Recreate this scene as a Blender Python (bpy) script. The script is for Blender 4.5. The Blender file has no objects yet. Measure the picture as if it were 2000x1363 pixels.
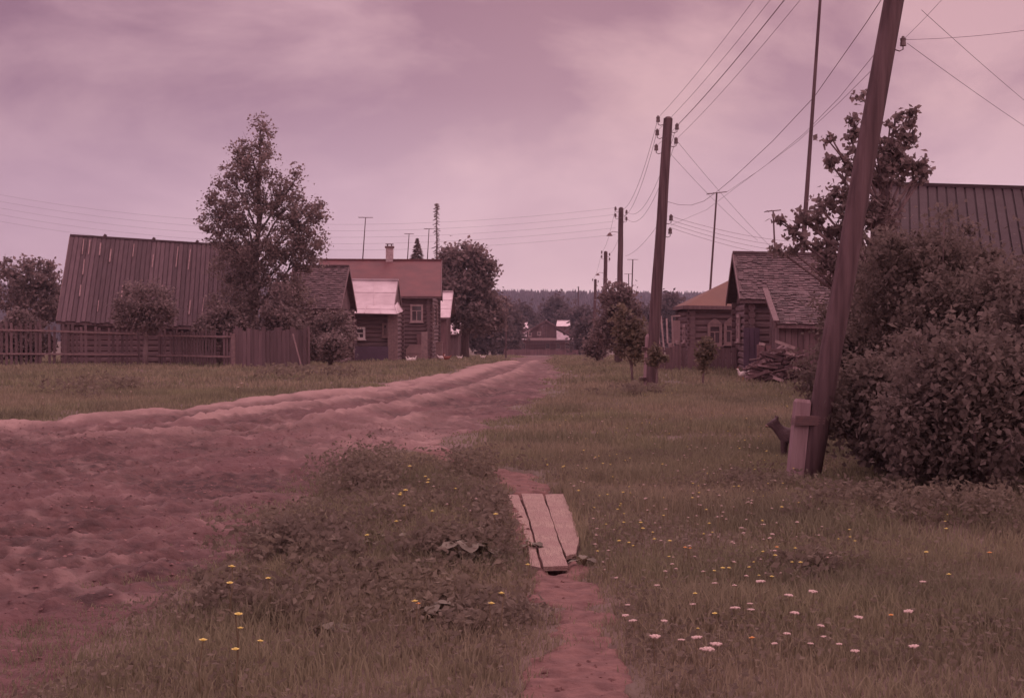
import bpy, math, random
import numpy as np
from mathutils import Vector, Matrix
R = math.radians
random.seed(7); rng = np.random.default_rng(11)
sc = bpy.context.scene
C = sc.collection
# ------------------------------------------------------------------ camera
F = 2778.0; EYE = 1.6; YH = 635.0
PITCH = math.atan((681.5 - YH) / F)
cam = bpy.data.cameras.new('camera'); cam.lens = 50.0; cam.sensor_width = 36.0
cam.clip_start = 0.1; cam.clip_end = 6000
camo = bpy.data.objects.new('camera', cam); C.objects.link(camo)
camo.location = (0, 0, EYE); camo.rotation_euler = (R(90) - PITCH, 0, 0)
sc.camera = camo
# ------------------------------------------------------------------ sky, sun, exposure
SUN_EL, SUN_AZ = 44, 20          # azimuth measured from +Y towards +X
sc.view_settings.view_transform = 'Standard'; sc.view_settings.look = 'None'
sc.view_settings.exposure = 0.0; sc.view_settings.gamma = 1.0
W = bpy.data.worlds.new('World'); sc.world = W; W.use_nodes = True
nt = W.node_tree; nt.nodes.clear()
def N(t, **k):
    n = nt.nodes.new(t)
    for a, b in k.items(): setattr(n, a, b)
    return n
def L(a, b): nt.links.new(a, b)
def M_(op, a, b=None, c=None, clamp=False):
    n = N('ShaderNodeMath', operation=op, use_clamp=clamp)
    for i, v in enumerate((a, b, c)):
        if v is None: continue
        if isinstance(v, (int, float)): n.inputs[i].default_value = v
        else: L(v, n.inputs[i])
    return n.outputs[0]
def ramp(fac, stops):
    n = N('ShaderNodeValToRGB'); e = n.color_ramp.elements
    while len(e) < len(stops): e.new(0.5)
    for i, (p, c) in enumerate(stops):
        e[i].position = p; e[i].color = (*c, 1)
    L(fac, n.inputs[0]); return n.outputs[0]
out = N('ShaderNodeOutputWorld'); bg = N('ShaderNodeBackground'); bg.inputs[1].default_value = 0.1
sky = N('ShaderNodeTexSky', sky_type='NISHITA'); sky.sun_disc = False
sky.sun_elevation = R(SUN_EL); sky.sun_rotation = R(SUN_AZ)
tc = N('ShaderNodeTexCoord'); sep = N('ShaderNodeSeparateXYZ'); L(tc.outputs['Generated'], sep.inputs[0])
zz = M_('MAXIMUM', sep.outputs[2], 0.0)
den = M_('ADD', zz, 0.20)
comb = N('ShaderNodeCombineXYZ')
L(M_('DIVIDE', sep.outputs[0], den), comb.inputs[0]); L(M_('DIVIDE', sep.outputs[1], den), comb.inputs[1])
n1 = N('ShaderNodeTexNoise'); n1.inputs['Scale'].default_value = 4.2; n1.inputs['Detail'].default_value = 9
n1.inputs['Roughness'].default_value = 0.55; n1.inputs['Distortion'].default_value = 0.3
mp = N('ShaderNodeMapping'); mp.inputs['Location'].default_value = (5.2, 3.3, 1.1); mp.inputs['Scale'].default_value = (1, 1, 2.1); L(tc.outputs['Generated'], mp.inputs[0]); L(mp.outputs[0], n1.inputs['Vector'])
cl = M_('MULTIPLY', M_('SUBTRACT', n1.outputs[0], 0.43), 6.0, clamp=True)
low = ramp(zz, [(0.0, (10.2, 7.0, 7.6)), (0.04, (8.6, 5.8, 6.4)), (0.09, (7.6, 5.0, 5.7)), (0.15, (6.9, 4.3, 4.7)), (0.22, (6.6, 3.9, 4.3)), (0.42, (12.5, 8.4, 9.0)), (1.0, (14.5, 9.9, 10.5))])
drk = ramp(zz, [(0.0, (9.6, 6.5, 7.2)), (0.05, (7.2, 4.7, 5.5)), (0.10, (6.3, 4.0, 4.8)), (0.16, (4.6, 2.6, 3.3)), (0.22, (4.0, 2.1, 2.7)), (0.42, (10, 6.6, 7.4)), (1.0, (12, 8, 8.8))])
for n in nt.nodes:
    if n.type == 'VALTORGB':
        pass
mx = N('ShaderNodeMix', data_type='RGBA'); L(cl, mx.inputs[0]); L(drk, mx.inputs[6]); L(low, mx.inputs[7])
# the west side of the sky is a little dimmer than the east
side = ramp(M_('ADD', M_('MULTIPLY', sep.outputs[0], 1.0), 0.5, clamp=True), [(0.0, (0.74, 0.69, 0.77)), (0.2, (0.78, 0.74, 0.82)), (0.38, (0.92, 0.90, 0.95)), (0.52, (1.04, 1.02, 1.0)), (0.8, (1, 0.97, 0.97)), (1, (0.95, .92, .94))])
mm = N('ShaderNodeMix', data_type='RGBA', blend_type='MULTIPLY'); mm.inputs[0].default_value = 1
L(mx.outputs[2], mm.inputs[6]); L(side, mm.inputs[7])
fin = N('ShaderNodeMix', data_type='RGBA'); fin.inputs[0].default_value = 0.97
L(sky.outputs[0], fin.inputs[6]); L(mm.outputs[2], fin.inputs[7]); L(fin.outputs[2], bg.inputs[0]); L(bg.outputs[0], out.inputs[0])
sl = bpy.data.lights.new('sun', 'SUN'); sl.energy = 0.9; sl.angle = R(30); sl.color = (1.0, 0.66, 0.70)
so = bpy.data.objects.new('sun', sl); C.objects.link(so)
sd = Vector((math.sin(R(SUN_AZ)) * math.cos(R(SUN_EL)), math.cos(R(SUN_AZ)) * math.cos(R(SUN_EL)), math.sin(R(SUN_EL))))
so.rotation_euler = sd.to_track_quat('Z', 'Y').to_euler(); so.location = (0, 0, 40)

# ------------------------------------------------------------------ terrain
def sst(a, b, t):
    t = np.clip((t - a) / (b - a), 0, 1); return t * t * (3 - 2 * t)
def _h(ix, iy, s):
    h = np.sin(ix * 127.1 + iy * 311.7 + s * 74.7) * 43758.5453
    return h - np.floor(h)
def vn(x, y, s=0):
    x = np.asarray(x, float); y = np.asarray(y, float)
    ix = np.floor(x); iy = np.floor(y); fx = x - ix; fy = y - iy
    fx = fx * fx * (3 - 2 * fx); fy = fy * fy * (3 - 2 * fy)
    a = _h(ix, iy, s); b = _h(ix + 1, iy, s); c = _h(ix, iy + 1, s); d = _h(ix + 1, iy + 1, s)
    return (a * (1 - fx) + b * fx) * (1 - fy) + (c * (1 - fx) + d * fx) * fy
def fbm(x, y, s=0, o=4):
    v = 0; a = 0.5
    for i in range(o):
        v = v + a * vn(x * 2 ** i, y * 2 ** i, s + i); a *= 0.5
    return v
def gz(x, y):
    x = np.asarray(x, float); y = np.asarray(y, float)
    yy = np.minimum(y, 240)
    s = np.where(yy < 50, 0, np.where(yy < 60, -0.0009 * (yy - 50) ** 2, -0.09 - 0.018 * (yy - 60)))
    s = s + (fbm(x * .35, y * .35, 3, 3) - .44) * 0.10 * sst(4, 12, y)
    hill = (26 + 3 * (vn(x * .004 + 5, y * 0 + 1, 9) - .5) * 2 - 0.008 * x) * sst(420, 1050, y)
    return s + hill
def P(px, py, d):
    """point at distance d (world y) along the sight line of a place seen in the photograph"""
    cx = (px - 1000) / F; cy = -(py - 681.5) / F
    c, s = math.cos(PITCH), math.sin(PITCH)
    wy = c + cy * s; wz = cy * c - s
    return Vector((cx * d / wy, d, EYE + wz * d / wy))
def G(px, py):
    d = 20.0
    for _ in range(60):
        p = P(px, py, 1.0); sl_ = (EYE - p.z)
        nd = (EYE - float(gz(p.x * d, d))) / sl_
        d = d * .5 + nd * .5
    p = P(px, py, d); return Vector((p.x, p.y, float(gz(p.x, p.y))))
def on(px, d, dx=0):
    x = (px - 1000) / F * d + dx
    return Vector((x, d, float(gz(x, d))))

# ------------------------------------------------------------------ materials
def mat(name, col, col2=None, scale=6, rough=.85, bump=.3, bscale=None, island=0.0, stretch=(1, 1, 1), detail=5, thr=(.35, .65), metal=0.0, attr=None, col3=None, big=None, spec=.25, trans=0.0):
    m = bpy.data.materials.new(name); m.use_nodes = True; t = m.node_tree; t.nodes.clear()
    o = t.nodes.new('ShaderNodeOutputMaterial'); b = t.nodes.new('ShaderNodeBsdfPrincipled'); t.links.new(b.outputs[0], o.inputs[0])
    b.inputs['Roughness'].default_value = rough; b.inputs['Metallic'].default_value = metal; b.inputs['Specular IOR Level'].default_value = spec
    tcn = t.nodes.new('ShaderNodeTexCoord'); mpn = t.nodes.new('ShaderNodeMapping'); mpn.inputs['Scale'].default_value = stretch
    t.links.new(tcn.outputs['Object'], mpn.inputs[0])
    nz = t.nodes.new('ShaderNodeTexNoise'); nz.inputs['Scale'].default_value = scale; nz.inputs['Detail'].default_value = detail
    t.links.new(mpn.outputs[0], nz.inputs['Vector'])
    mr = t.nodes.new('ShaderNodeMapRange'); mr.inputs[1].default_value = thr[0]; mr.inputs[2].default_value = thr[1]; t.links.new(nz.outputs[0], mr.inputs[0])
    mxn = t.nodes.new('ShaderNodeMix'); mxn.data_type = 'RGBA'
    col2 = col2 or tuple(c * .7 for c in col)
    mxn.inputs[6].default_value = (*col, 1); mxn.inputs[7].default_value = (*col2, 1); t.links.new(mr.outputs[0], mxn.inputs[0])
    last = mxn.outputs[2]
    if big:
        nb = t.nodes.new('ShaderNodeTexNoise'); nb.inputs['Scale'].default_value = big[0]; nb.inputs['Detail'].default_value = 3; t.links.new(tcn.outputs['Object'], nb.inputs['Vector'])
        mb_ = t.nodes.new('ShaderNodeMapRange'); mb_.inputs[1].default_value = .42; mb_.inputs[2].default_value = .62; t.links.new(nb.outputs[0], mb_.inputs[0])
        m2 = t.nodes.new('ShaderNodeMix'); m2.data_type = 'RGBA'; m2.inputs[7].default_value = (*big[1], 1)
        t.links.new(mb_.outputs[0], m2.inputs[0]); t.links.new(last, m2.inputs[6]); last = m2.outputs[2]
    if attr:
        at = t.nodes.new('ShaderNodeAttribute'); at.attribute_name = attr
        m3 = t.nodes.new('ShaderNodeMix'); m3.data_type = 'RGBA'; m3.inputs[7].default_value = (*col3, 1)
        t.links.new(at.outputs['Fac'], m3.inputs[0]); t.links.new(last, m3.inputs[6]); last = m3.outputs[2]
    if island:
        g = t.nodes.new('ShaderNodeNewGeometry'); hs = t.nodes.new('ShaderNodeHueSaturation'); mv = t.nodes.new('ShaderNodeMapRange')
        mv.inputs[3].default_value = 1 - island; mv.inputs[4].default_value = 1 + island
        t.links.new(g.outputs['Random Per Island'], mv.inputs[0]); t.links.new(mv.outputs[0], hs.inputs['Value']); t.links.new(last, hs.inputs['Color']); last = hs.outputs[0]
    t.links.new(last, b.inputs['Base Color'])
    if trans:
        tl = t.nodes.new('ShaderNodeBsdfTranslucent'); ms = t.nodes.new('ShaderNodeMixShader'); ms.inputs[0].default_value = trans
        t.links.new(last, tl.inputs[0]); t.links.new(b.outputs[0], ms.inputs[1]); t.links.new(tl.outputs[0], ms.inputs[2]); t.links.new(ms.outputs[0], o.inputs[0])
    if bump:
        nb = t.nodes.new('ShaderNodeTexNoise'); nb.inputs['Scale'].default_value = bscale or scale * 3; nb.inputs['Detail'].default_value = 6
        t.links.new(mpn.outputs[0], nb.inputs['Vector'])
        bp = t.nodes.new('ShaderNodeBump'); bp.inputs['Strength'].default_value = bump; bp.inputs['Distance'].default_value = .03
        t.links.new(nb.outputs[0], bp.inputs['Height']); t.links.new(bp.outputs[0], b.inputs['Normal'])
    return m
MT = dict(
    ground=mat('meadow_soil', (.17, .12, .09), (.125, .085, .07), 1.2, big=(.35, (.17, .105, .09))),
    grass=mat('grass', (.295, .262, .165), (.225, .192, .135), .5, rough=.9, bump=0, island=.22, big=(.22, (.34, .27, .195)), thr=(.38, .62), spec=.1, trans=.4),
    grass_far=mat('meadow_far', (.22, .17, .10), (.17, .12, .08), .08, bump=.2),
    herb=mat('herb_leaf', (.26, .205, .155), (.21, .16, .13), 1.0, rough=.8, bump=0, island=.2, spec=.1, trans=.4),
    burdock=mat('burdock_leaf', (.20, .17, .13), (.15, .12, .095), 8, rough=.9, bump=.3, island=.2),
    dirt=mat('dirt', (.135, .066, .062), (.066, .034, .033), 8, rough=.95, bump=1.0, bscale=16, attr='dry', col3=(.36, .22, .20), big=(.5, (.15, .072, .071))),
    clod=mat('clod', (.27, .145, .135), (.15, .075, .075), 1.5, rough=.95, bump=.4, island=.35),
    path=mat('path_soil', (.235, .12, .105), (.15, .075, .068), 9, rough=.95, bump=.6, bscale=25),
    plank=mat('plank_wood', (.50, .345, .285), (.36, .225, .20), 7, rough=.85, bump=.9, stretch=(8, .8, 6), thr=(.40, .72), big=(2.2, (.41, .255, .225))),
    leaf=mat('leaf_birch', (.32, .23, .21), (.25, .175, .165), 1.5, rough=.6, bump=0, island=.35, trans=.4),
    leaf_dark=mat('leaf_dark', (.29, .205, .195), (.24, .168, .162), 1.2, rough=.6, bump=0, island=.35, trans=.4),
    leaf_bush=mat('leaf_lilac', (.23, .172, .15), (.19, .14, .125), 1.3, rough=.8, bump=0, island=.25, spec=.08, trans=.4),
    leaf_sap=mat('leaf_sapling', (.24, .18, .125), (.18, .125, .10), 2, rough=.6, bump=0, island=.35, trans=.4),
    leaf_far=mat('leaf_far', (.17, .12, .12), (.13, .09, .095), .5, rough=.8, bump=0, island=.3, trans=.4),
    conifer=mat('conifer', (.24, .17, .16), (.19, .13, .13), 1, rough=.8, bump=0, island=.3),
    forest=mat('forest', (.12, .09, .10), (.10, .075, .085), .02, rough=.9, bump=0, island=.35),
    bark=mat('bark', (.26, .17, .17), (.18, .115, .115), 8, bump=.6, stretch=(1, 1, .25)),
    birchbark=mat('birch_bark', (.22, .15, .14), (.12, .08, .07), 3, bump=.3, stretch=(1, 1, 3)),
    pole=mat('pole_wood', (.19, .112, .118), (.105, .06, .064), 5, bump=.8, stretch=(3, 3, .15)),
    stub=mat('stub_wood', (.42, .27, .28), (.30, .18, .19), 6, bump=.6, stretch=(3, 3, .2)),
    wire=mat('wire', (.25, .15, .16), None, 3, bump=0),
    iron=mat('iron', (.19, .115, .12), (.24, .13, .125), 20, rough=.6, bump=.2),
    ceramic=mat('insulator_glass', (.22, .14, .14), None, 5, rough=.3, bump=0, spec=.5),
    log=mat('log_wall', (.22, .135, .14), (.16, .095, .10), 3, bump=.6, stretch=(.6, .6, 4)),
    board=mat('board_wall', (.23, .14, .145), (.17, .10, .104), 4, bump=.5, stretch=(3, 3, .3), island=.2),
    greyboard=mat('grey_boards', (.20, .125, .13), (.155, .095, .10), 4, bump=.5, stretch=(3, 3, .3), island=.25),
    redbrown=mat('redbrown_boards', (.25, .14, .145), (.19, .10, .105), 4, bump=.4, stretch=(3, 3, .3), island=.15),
    darkroof=mat('barn_roof_board', (.15, .092, .10), (.12, .072, .08), 5, bump=.5, stretch=(2, .4, .4), island=.22),
    palebatten=mat('pale_batten', (.42, .26, .26), (.28, .16, .16), 6, bump=.3),
    shingle=mat('shingle', (.165, .10, .105), (.125, .074, .079), 5, bump=.6, island=.3),
    tin=mat('tin_roof', (.68, .53, .55), (.52, .38, .40), 1.6, rough=.5, bump=.1, metal=.15, thr=(.35, .7), spec=.4),
    redroof=mat('red_roof', (.20, .072, .073), (.155, .06, .063), 1.2, rough=.7, bump=.15),
    orangeroof=mat('orange_roof', (.20, .082, .058), (.17, .07, .055), 1.0, rough=.7, bump=.15),
    bigroof=mat('big_roof', (.08, .049, .053), (.068, .04, .044), 2, bump=.4, island=.1),
    trim=mat('window_trim', (.50, .34, .33), (.38, .25, .25), 8, bump=.1),
    dimtrim=mat('window_trim_dim', (.32, .20, .195), (.24, .15, .15), 8, bump=.1),
    white=mat('white_paint', (.8, .68, .66), (.65, .52, .5), 8, bump=.1),
    glass=mat('window_pane', (.12, .08, .09), None, 3, rough=.12, bump=0, spec=.5),
    brick=mat('chimney_brick', (.36, .22, .21), (.25, .14, .13), 10, bump=.3),
    plaster=mat('chimney_whitewash', (.62, .46, .46), (.45, .3, .3), 8, bump=.2),
    blue=mat('blue_paint', (.15, .09, .13), (.12, .073, .10), 3, bump=.1),
    curtain=mat('pale_sheet', (.40, .25, .25), (.32, .2, .2), 3, bump=.2),
    fur=mat('black_fur', (.12, .07, .075), (.09, .05, .055), 20, rough=.7, bump=.6),
    muzzle=mat('tan_fur', (.35, .22, .18), None, 20, bump=.3),
    feather=mat('white_feather', (.85, .72, .68), (.7, .55, .52), 20, bump=.3),
    rusfeather=mat('russet_feather', (.35, .10, .07), (.2, .07, .06), 20, bump=.3),
    yellow=mat('yellow_petal', (.80, .66, .18), (.72, .52, .16), 30, rough=.6, bump=0),
    orange=mat('orange_petal', (.85, .40, .14), None, 30, bump=0),
    petal=mat('white_petal', (.68, .50, .44), (.58, .40, .36), 30, rough=.6, bump=0),
    stem=mat('flower_stem', (.22, .16, .10), None, 10, bump=0),
    rock=mat('log_ends', (.5, .33, .3), (.3, .17, .15), 12, bump=.3),
)
# ------------------------------------------------------------------ mesh helpers
def link(o, parent=None):
    C.objects.link(o)
    if parent is not None: o.parent = parent
    return o
def tag(o, label=None, cat=None, group=None, kind=None):
    if label: o['label'] = label
    if cat: o['category'] = cat
    if group: o['group'] = group
    if kind: o['kind'] = kind
    return o
def empty(name, loc, label, cat, group=None):
    o = bpy.data.objects.new(name, None); o.location = loc; o.empty_display_size = .2; C.objects.link(o)
    return tag(o, label, cat, group)
def np_mesh(name, v, f, m, parent=None, origin=None, smooth=False, attr=None):
    v = np.asarray(v, np.float32); f = np.asarray(f, np.int32)
    if origin is not None: v = v - np.array(origin, np.float32)
    me = bpy.data.meshes.new(name); me.vertices.add(len(v)); me.vertices.foreach_set('co', v.ravel())
    k = f.shape[1]; me.loops.add(f.size); me.loops.foreach_set('vertex_index', f.ravel())
    me.polygons.add(len(f)); me.polygons.foreach_set('loop_start', np.arange(0, f.size, k, dtype=np.int32))
    me.polygons.foreach_set('loop_total', np.full(len(f), k, np.int32))
    me.polygons.foreach_set('use_smooth', np.full(len(f), smooth, bool))
    if attr:
        a = me.attributes.new(attr[0], 'FLOAT', 'POINT'); a.data.foreach_set('value', np.asarray(attr[1], np.float32))
    me.update(calc_edges=True); me.materials.append(m)
    o = bpy.data.objects.new(name, me); link(o, parent)
    if origin is not None and parent is None: o.location = origin
    return o
class MB:
    def __init__(s): s.v = []; s.f = []; s.mi = []; s.cur = 0
    def add(s, vs, fs):
        b = len(s.v); s.v += [tuple(p) for p in vs]; s.f += [tuple(i + b for i in f) for f in fs]; s.mi += [s.cur] * len(fs)
    def obox(s, c, ux, uy, uz, sx, sy, sz):
        c = Vector(c); ux = Vector(ux) * sx / 2; uy = Vector(uy) * sy / 2; uz = Vector(uz) * sz / 2
        vs = [c + a * ux + b * uy + d * uz for a, b, d in ((-1,-1,-1),(1,-1,-1),(1,1,-1),(-1,1,-1),(-1,-1,1),(1,-1,1),(1,1,1),(-1,1,1))]
        s.add(vs, [(0,3,2,1),(4,5,6,7),(0,1,5,4),(1,2,6,5),(2,3,7,6),(3,0,4,7)]); return s
    def beam(s, a, b, w, h=None, n=4, w2=None, h2=None, up=(0, 0, 1), rot=0):
        a = Vector(a); b = Vector(b); h = h or w; w2 = w2 or w; h2 = h2 or (h if w2 == w else h * w2 / w)
        d = (b - a).normalized(); up = Vector(up)
        if abs(d.dot(up)) > .98: up = Vector((0, 1, 0))
        x = d.cross(up).normalized(); y = x.cross(d).normalized(); vs = []
        for p, ww, hh in ((a, w, h), (b, w2, h2)):
            for i in range(n):
                t = 2 * math.pi * (i + .5) / n + rot; q = 1 / math.cos(math.pi / n) if n == 4 else 1
                vs.append(p + x * math.cos(t) * ww / 2 * q + y * math.sin(t) * hh / 2 * q)
        fs = [(i, (i + 1) % n, n + (i + 1) % n, n + i) for i in range(n)] + [tuple(range(n))[::-1], tuple(range(n, 2 * n))]
        s.add(vs, fs); return s
    def tube(s, pts, rad, n=6):
        pts = [Vector(p) for p in pts]
        if not hasattr(rad, '__len__'): rad = [rad] * len(pts)
        vs = []
        for i, p in enumerate(pts):
            d = (pts[min(i + 1, len(pts) - 1)] - pts[max(i - 1, 0)]).normalized()
            up = Vector((0, 0, 1)) if abs(d.z) < .9 else Vector((0, 1, 0))
            x = d.cross(up).normalized(); y = x.cross(d)
            for k in range(n):
                t = 2 * math.pi * k / n; vs.append(p + (x * math.cos(t) + y * math.sin(t)) * rad[i])
        fs = []
        for i in range(len(pts) - 1):
            for k in range(n): fs.append((i * n + k, i * n + (k + 1) % n, (i + 1) * n + (k + 1) % n, (i + 1) * n + k))
        fs += [tuple(range(n))[::-1], tuple(range((len(pts) - 1) * n, len(pts) * n))]
        s.add(vs, fs); return s
    def prism(s, poly, off):
        poly = [Vector(p) for p in poly]; off = Vector(off); n = len(poly)
        s.add(poly + [p + off for p in poly], [tuple(range(n)), tuple(range(n, 2 * n))[::-1]] + [(i, i + n, (i + 1) % n + n, (i + 1) % n) for i in range(n)]); return s
    def blob(s, c, r, seg=10, rings=7, jit=0):
        c = Vector(c); vs = []; fs = []
        for i in range(rings + 1):
            th = math.pi * i / rings
            for k in range(seg):
                ph = 2 * math.pi * k / seg; j = 1 + random.uniform(-jit, jit)
                vs.append(c + Vector((r[0] * math.sin(th) * math.cos(ph), r[1] * math.sin(th) * math.sin(ph), r[2] * math.cos(th))) * j)
        for i in range(rings):
            for k in range(seg): fs.append((i * seg + k, (i + 1) * seg + k, (i + 1) * seg + (k + 1) % seg, i * seg + (k + 1) % seg))
        s.add(vs, fs); return s
    def build(s, name, m, parent=None, smooth=False):
        ms = m if isinstance(m, (list, tuple)) else [m]
        org = Vector(parent.matrix_basis.translation) if parent is not None else None
        top = parent
        while top is not None and top.parent is not None:
            top = top.parent; org = org + Vector(top.matrix_basis.translation)
        if org is None: org = Vector(s.v[0])
        me = bpy.data.meshes.new(name); me.from_pydata([tuple(Vector(p) - org) for p in s.v], [], s.f); me.update()
        for q in ms: me.materials.append(q)
        me.polygons.foreach_set('material_index', s.mi)
        if smooth: me.polygons.foreach_set('use_smooth', [True] * len(s.f))
        o = bpy.data.objects.new(name, me); link(o, parent)
        if parent is None: o.location = org
        return o
def lerp(a, b, t): return a + (b - a) * t

# ------------------------------------------------------------------ road and path outline
def poly_sd(x, y, poly):
    """signed distance, positive inside"""
    ins = np.zeros(x.shape, bool); dm = np.full(x.shape, 1e9)
    n = len(poly)
    for i in range(n):
        ax, ay = poly[i]; bx, by = poly[(i + 1) % n]
        c = ((ay > y) != (by > y)) & (x < (bx - ax) * (y - ay) / ((by - ay) or 1e-9) + ax); ins ^= c
        dx, dy = bx - ax, by - ay; t = np.clip(((x - ax) * dx + (y - ay) * dy) / (dx * dx + dy * dy + 1e-9), 0, 1)
        dm = np.minimum(dm, np.hypot(x - ax - t * dx, y - ay - t * dy))
    return np.where(ins, dm, -dm)
def line_d(x, y, pts):
    dm = np.full(np.shape(x), 1e9)
    for (ax, ay), (bx, by) in zip(pts[:-1], pts[1:]):
        dx, dy = bx - ax, by - ay; t = np.clip(((x - ax) * dx + (y - ay) * dy) / (dx * dx + dy * dy + 1e-9), 0, 1)
        dm = np.minimum(dm, np.hypot(x - ax - t * dx, y - ay - t * dy))
    return dm
def W2(pts): return [tuple(G(*p)[:2]) for p in pts]
road_top = [(-420, 880), (-200, 850), (72, 830), (200, 817), (290, 805), (345, 806), (450, 788), (600, 770), (700, 763), (800, 746), (900, 727), (1000, 705)]
road_bot = [(1072, 705), (1092, 730), (1055, 765), (1000, 805), (960, 838), (905, 850), (850, 878), (770, 880), (700, 905), (640, 950), (560, 1010), (490, 1075), (400, 1130), (300, 1175), (190, 1230), (100, 1300), (-80, 1400)]
far_l = (1.3, 130.0); far_r = (3.9, 130.0)
PLANK = W2([(983, 962), (1102, 962), (1140, 1075), (1112, 1125), (1056, 1125), (1030, 1040)])
ROAD = W2(road_top) + [(-0.5, 110), far_l, (-1, 180), (2.5, 180), far_r] + W2(road_bot) + [(-6, 5), (-14, 7)]
PATH = W2([(1150, 1420), (1132, 1200), (1090, 1125), (1045, 1040), (1022, 965), (1000, 928), (930, 918), (850, 880), (790, 845)])
def road_m(x, y):
    n = (fbm(x * 1.1, y * 1.1, 21, 3) - .44) * 1.5 * np.clip(y / 30, .25, 1)
    return poly_sd(x, y, ROAD) + n
def path_m(x, y):
    n = (fbm(x * 3.1, y * 3.1, 31, 3) - .44) * .35
    w = np.where(y < 13.4, .165, .19) + .05 * sst(8, 6, y)
    return w - line_d(x, y, PATH) + n
ridges = [([(-300, 862), (72, 833), (250, 815), (330, 810), (450, 792), (600, 775), (700, 767), (800, 750), (900, 731), (1000, 709)], .42, .11, 1.0),
          ([(370, 828), (520, 805), (640, 789), (760, 770), (870, 747), (1000, 712)], .28, .10, .9),
          ([(75, 864), (300, 852), (520, 843), (680, 815), (860, 775), (1000, 735), (1040, 712)], .22, .06, .45),
          ([(600, 825), (760, 800), (900, 768), (1010, 730), (1045, 706)], .25, .05, .6),
          ([(75, 1000), (260, 930), (480, 890), (700, 850), (880, 800)], .25, .05, .15),
          ([(760, 820), (860, 880), (930, 925)], .6, .03, .55)]
ruts = [([(72, 848), (300, 832), (450, 810), (620, 783), (760, 760), (900, 738), (1000, 712)], .30, .07),
        ([(72, 890), (300, 870), (540, 832), (760, 790), (900, 755), (1020, 715)], .30, .09),
        ([(72, 940), (300, 905), (520, 872), (720, 835), (900, 790), (1040, 735)], .25, .07)]
ridges = [(W2(a), w, h, c) for a, w, h, c in ridges]; ruts = [(W2(a), w, h) for a, w, h in ruts]
def fan(y0, y1, ny, u0, u1, nu):
    ys = np.geomspace(y0, y1, ny); us = np.linspace(u0, u1, nu)
    Y, U = np.meshgrid(ys, us, indexing='ij'); return U * Y, Y
def grid_faces(ny, nx, keep=None):
    i = np.arange(ny * nx).reshape(ny, nx)
    f = np.stack([i[:-1, :-1], i[:-1, 1:], i[1:, 1:], i[1:, :-1]], -1).reshape(-1, 4)
    if keep is not None: f = f[keep[f].any(1)]
    return f
def compact(v, f, a=None):
    u, inv = np.unique(f, return_inverse=True)
    return v[u], inv.reshape(f.shape), (None if a is None else a[u])
# ground: one sheet to the horizon, lowered a little under the road and path
ys = np.concatenate([np.linspace(-30, 3.8, 20), np.geomspace(4, 120, 330), np.geomspace(124, 2600, 120)])
us = np.concatenate([np.linspace(-3, -.55, 30)[:-1], np.linspace(-.55, .55, 280), np.linspace(.55, 3, 30)[1:]])
Yg, Ug = np.meshgrid(ys, us, indexing='ij'); Xg = Ug * np.maximum(Yg, 12) if False else Ug * (np.abs(Yg) + 2)
Zg = gz(Xg, Yg)
near = (Yg > 3) & (Yg < 190)
rm = np.full(Xg.shape, -9.0); pm = np.full(Xg.shape, -9.0)
rm[near] = road_m(Xg[near], Yg[near]); pm[near] = path_m(Xg[near], Yg[near])
Zg = Zg - .16 * sst(-.05, .35, rm) - .10 * sst(-.02, .12, pm) - .07 * sst(-.12, .03, poly_sd(Xg, Yg, PLANK)) * near + (fbm(Xg * 2.2, Yg * 2.2, 40, 3) - .44) * .07 * (near & (Yg < 60))
g = np_mesh('ground', np.stack([Xg, Yg, Zg], -1).reshape(-1, 3), grid_faces(*Xg.shape), MT['ground'], smooth=True)
tag(g, 'rough meadow ground of the village street', kind='structure')
# road
Xr, Yr = fan(4.5, 175, 560, -.62, .09, 430)
m = road_m(Xr, Yr); Z = gz(Xr, Yr)
ins = sst(-.1, .5, m)
along = np.hypot(Xr - 1.3, Yr - 130); acr = line_d(Xr, Yr, ridges[0][0]) + (vn(Xr * .3, Yr * .3, 4) - .5) * .5
trk = (vn(acr * 2.4, along * .10, 51) - .5) * .07 + (vn(acr * 6, along * .35, 52) - .5) * .07 + (vn(acr * 14, along * 1.2, 53) - .5) * .025
lump = trk + (fbm(Xr * 1.2, Yr * .9, 50, 3) - .44) * .06 + np.clip(fbm(Xr * 4.6 + 2 * vn(Xr, Yr, 8), Yr * 4.0, 60, 5) - .45, 0, 1) * .17 + (fbm(Xr * 13, Yr * 10, 66, 3) - .44) * .085
w = sst(60, 15, Yr); det = lump * (.5 + .5 * w) * (1 - .7 * np.exp(-(line_d(Xr, Yr, ridges[0][0]) / .5) ** 2))
dry = np.zeros(Xr.shape)
for pts, wd, hgt, c in ridges:
    d = line_d(Xr, Yr, pts); wob = 1 + (fbm(Xr * .35, Yr * .35, 77, 3) - .44) * 1.0
    det = det + hgt * np.exp(-(d / wd) ** 2) * wob; dry = np.maximum(dry, c * np.exp(-(d / (wd * 1.1)) ** 2) * np.clip(wob, 0, 1.2))
for pts, wd, hgt in ruts:
    d = line_d(Xr, Yr, pts); det = det - hgt * np.exp(-(d / wd) ** 2)
dry = np.clip(dry + np.clip(trk * 3.2, -.12, .16), 0, 1)
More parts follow.
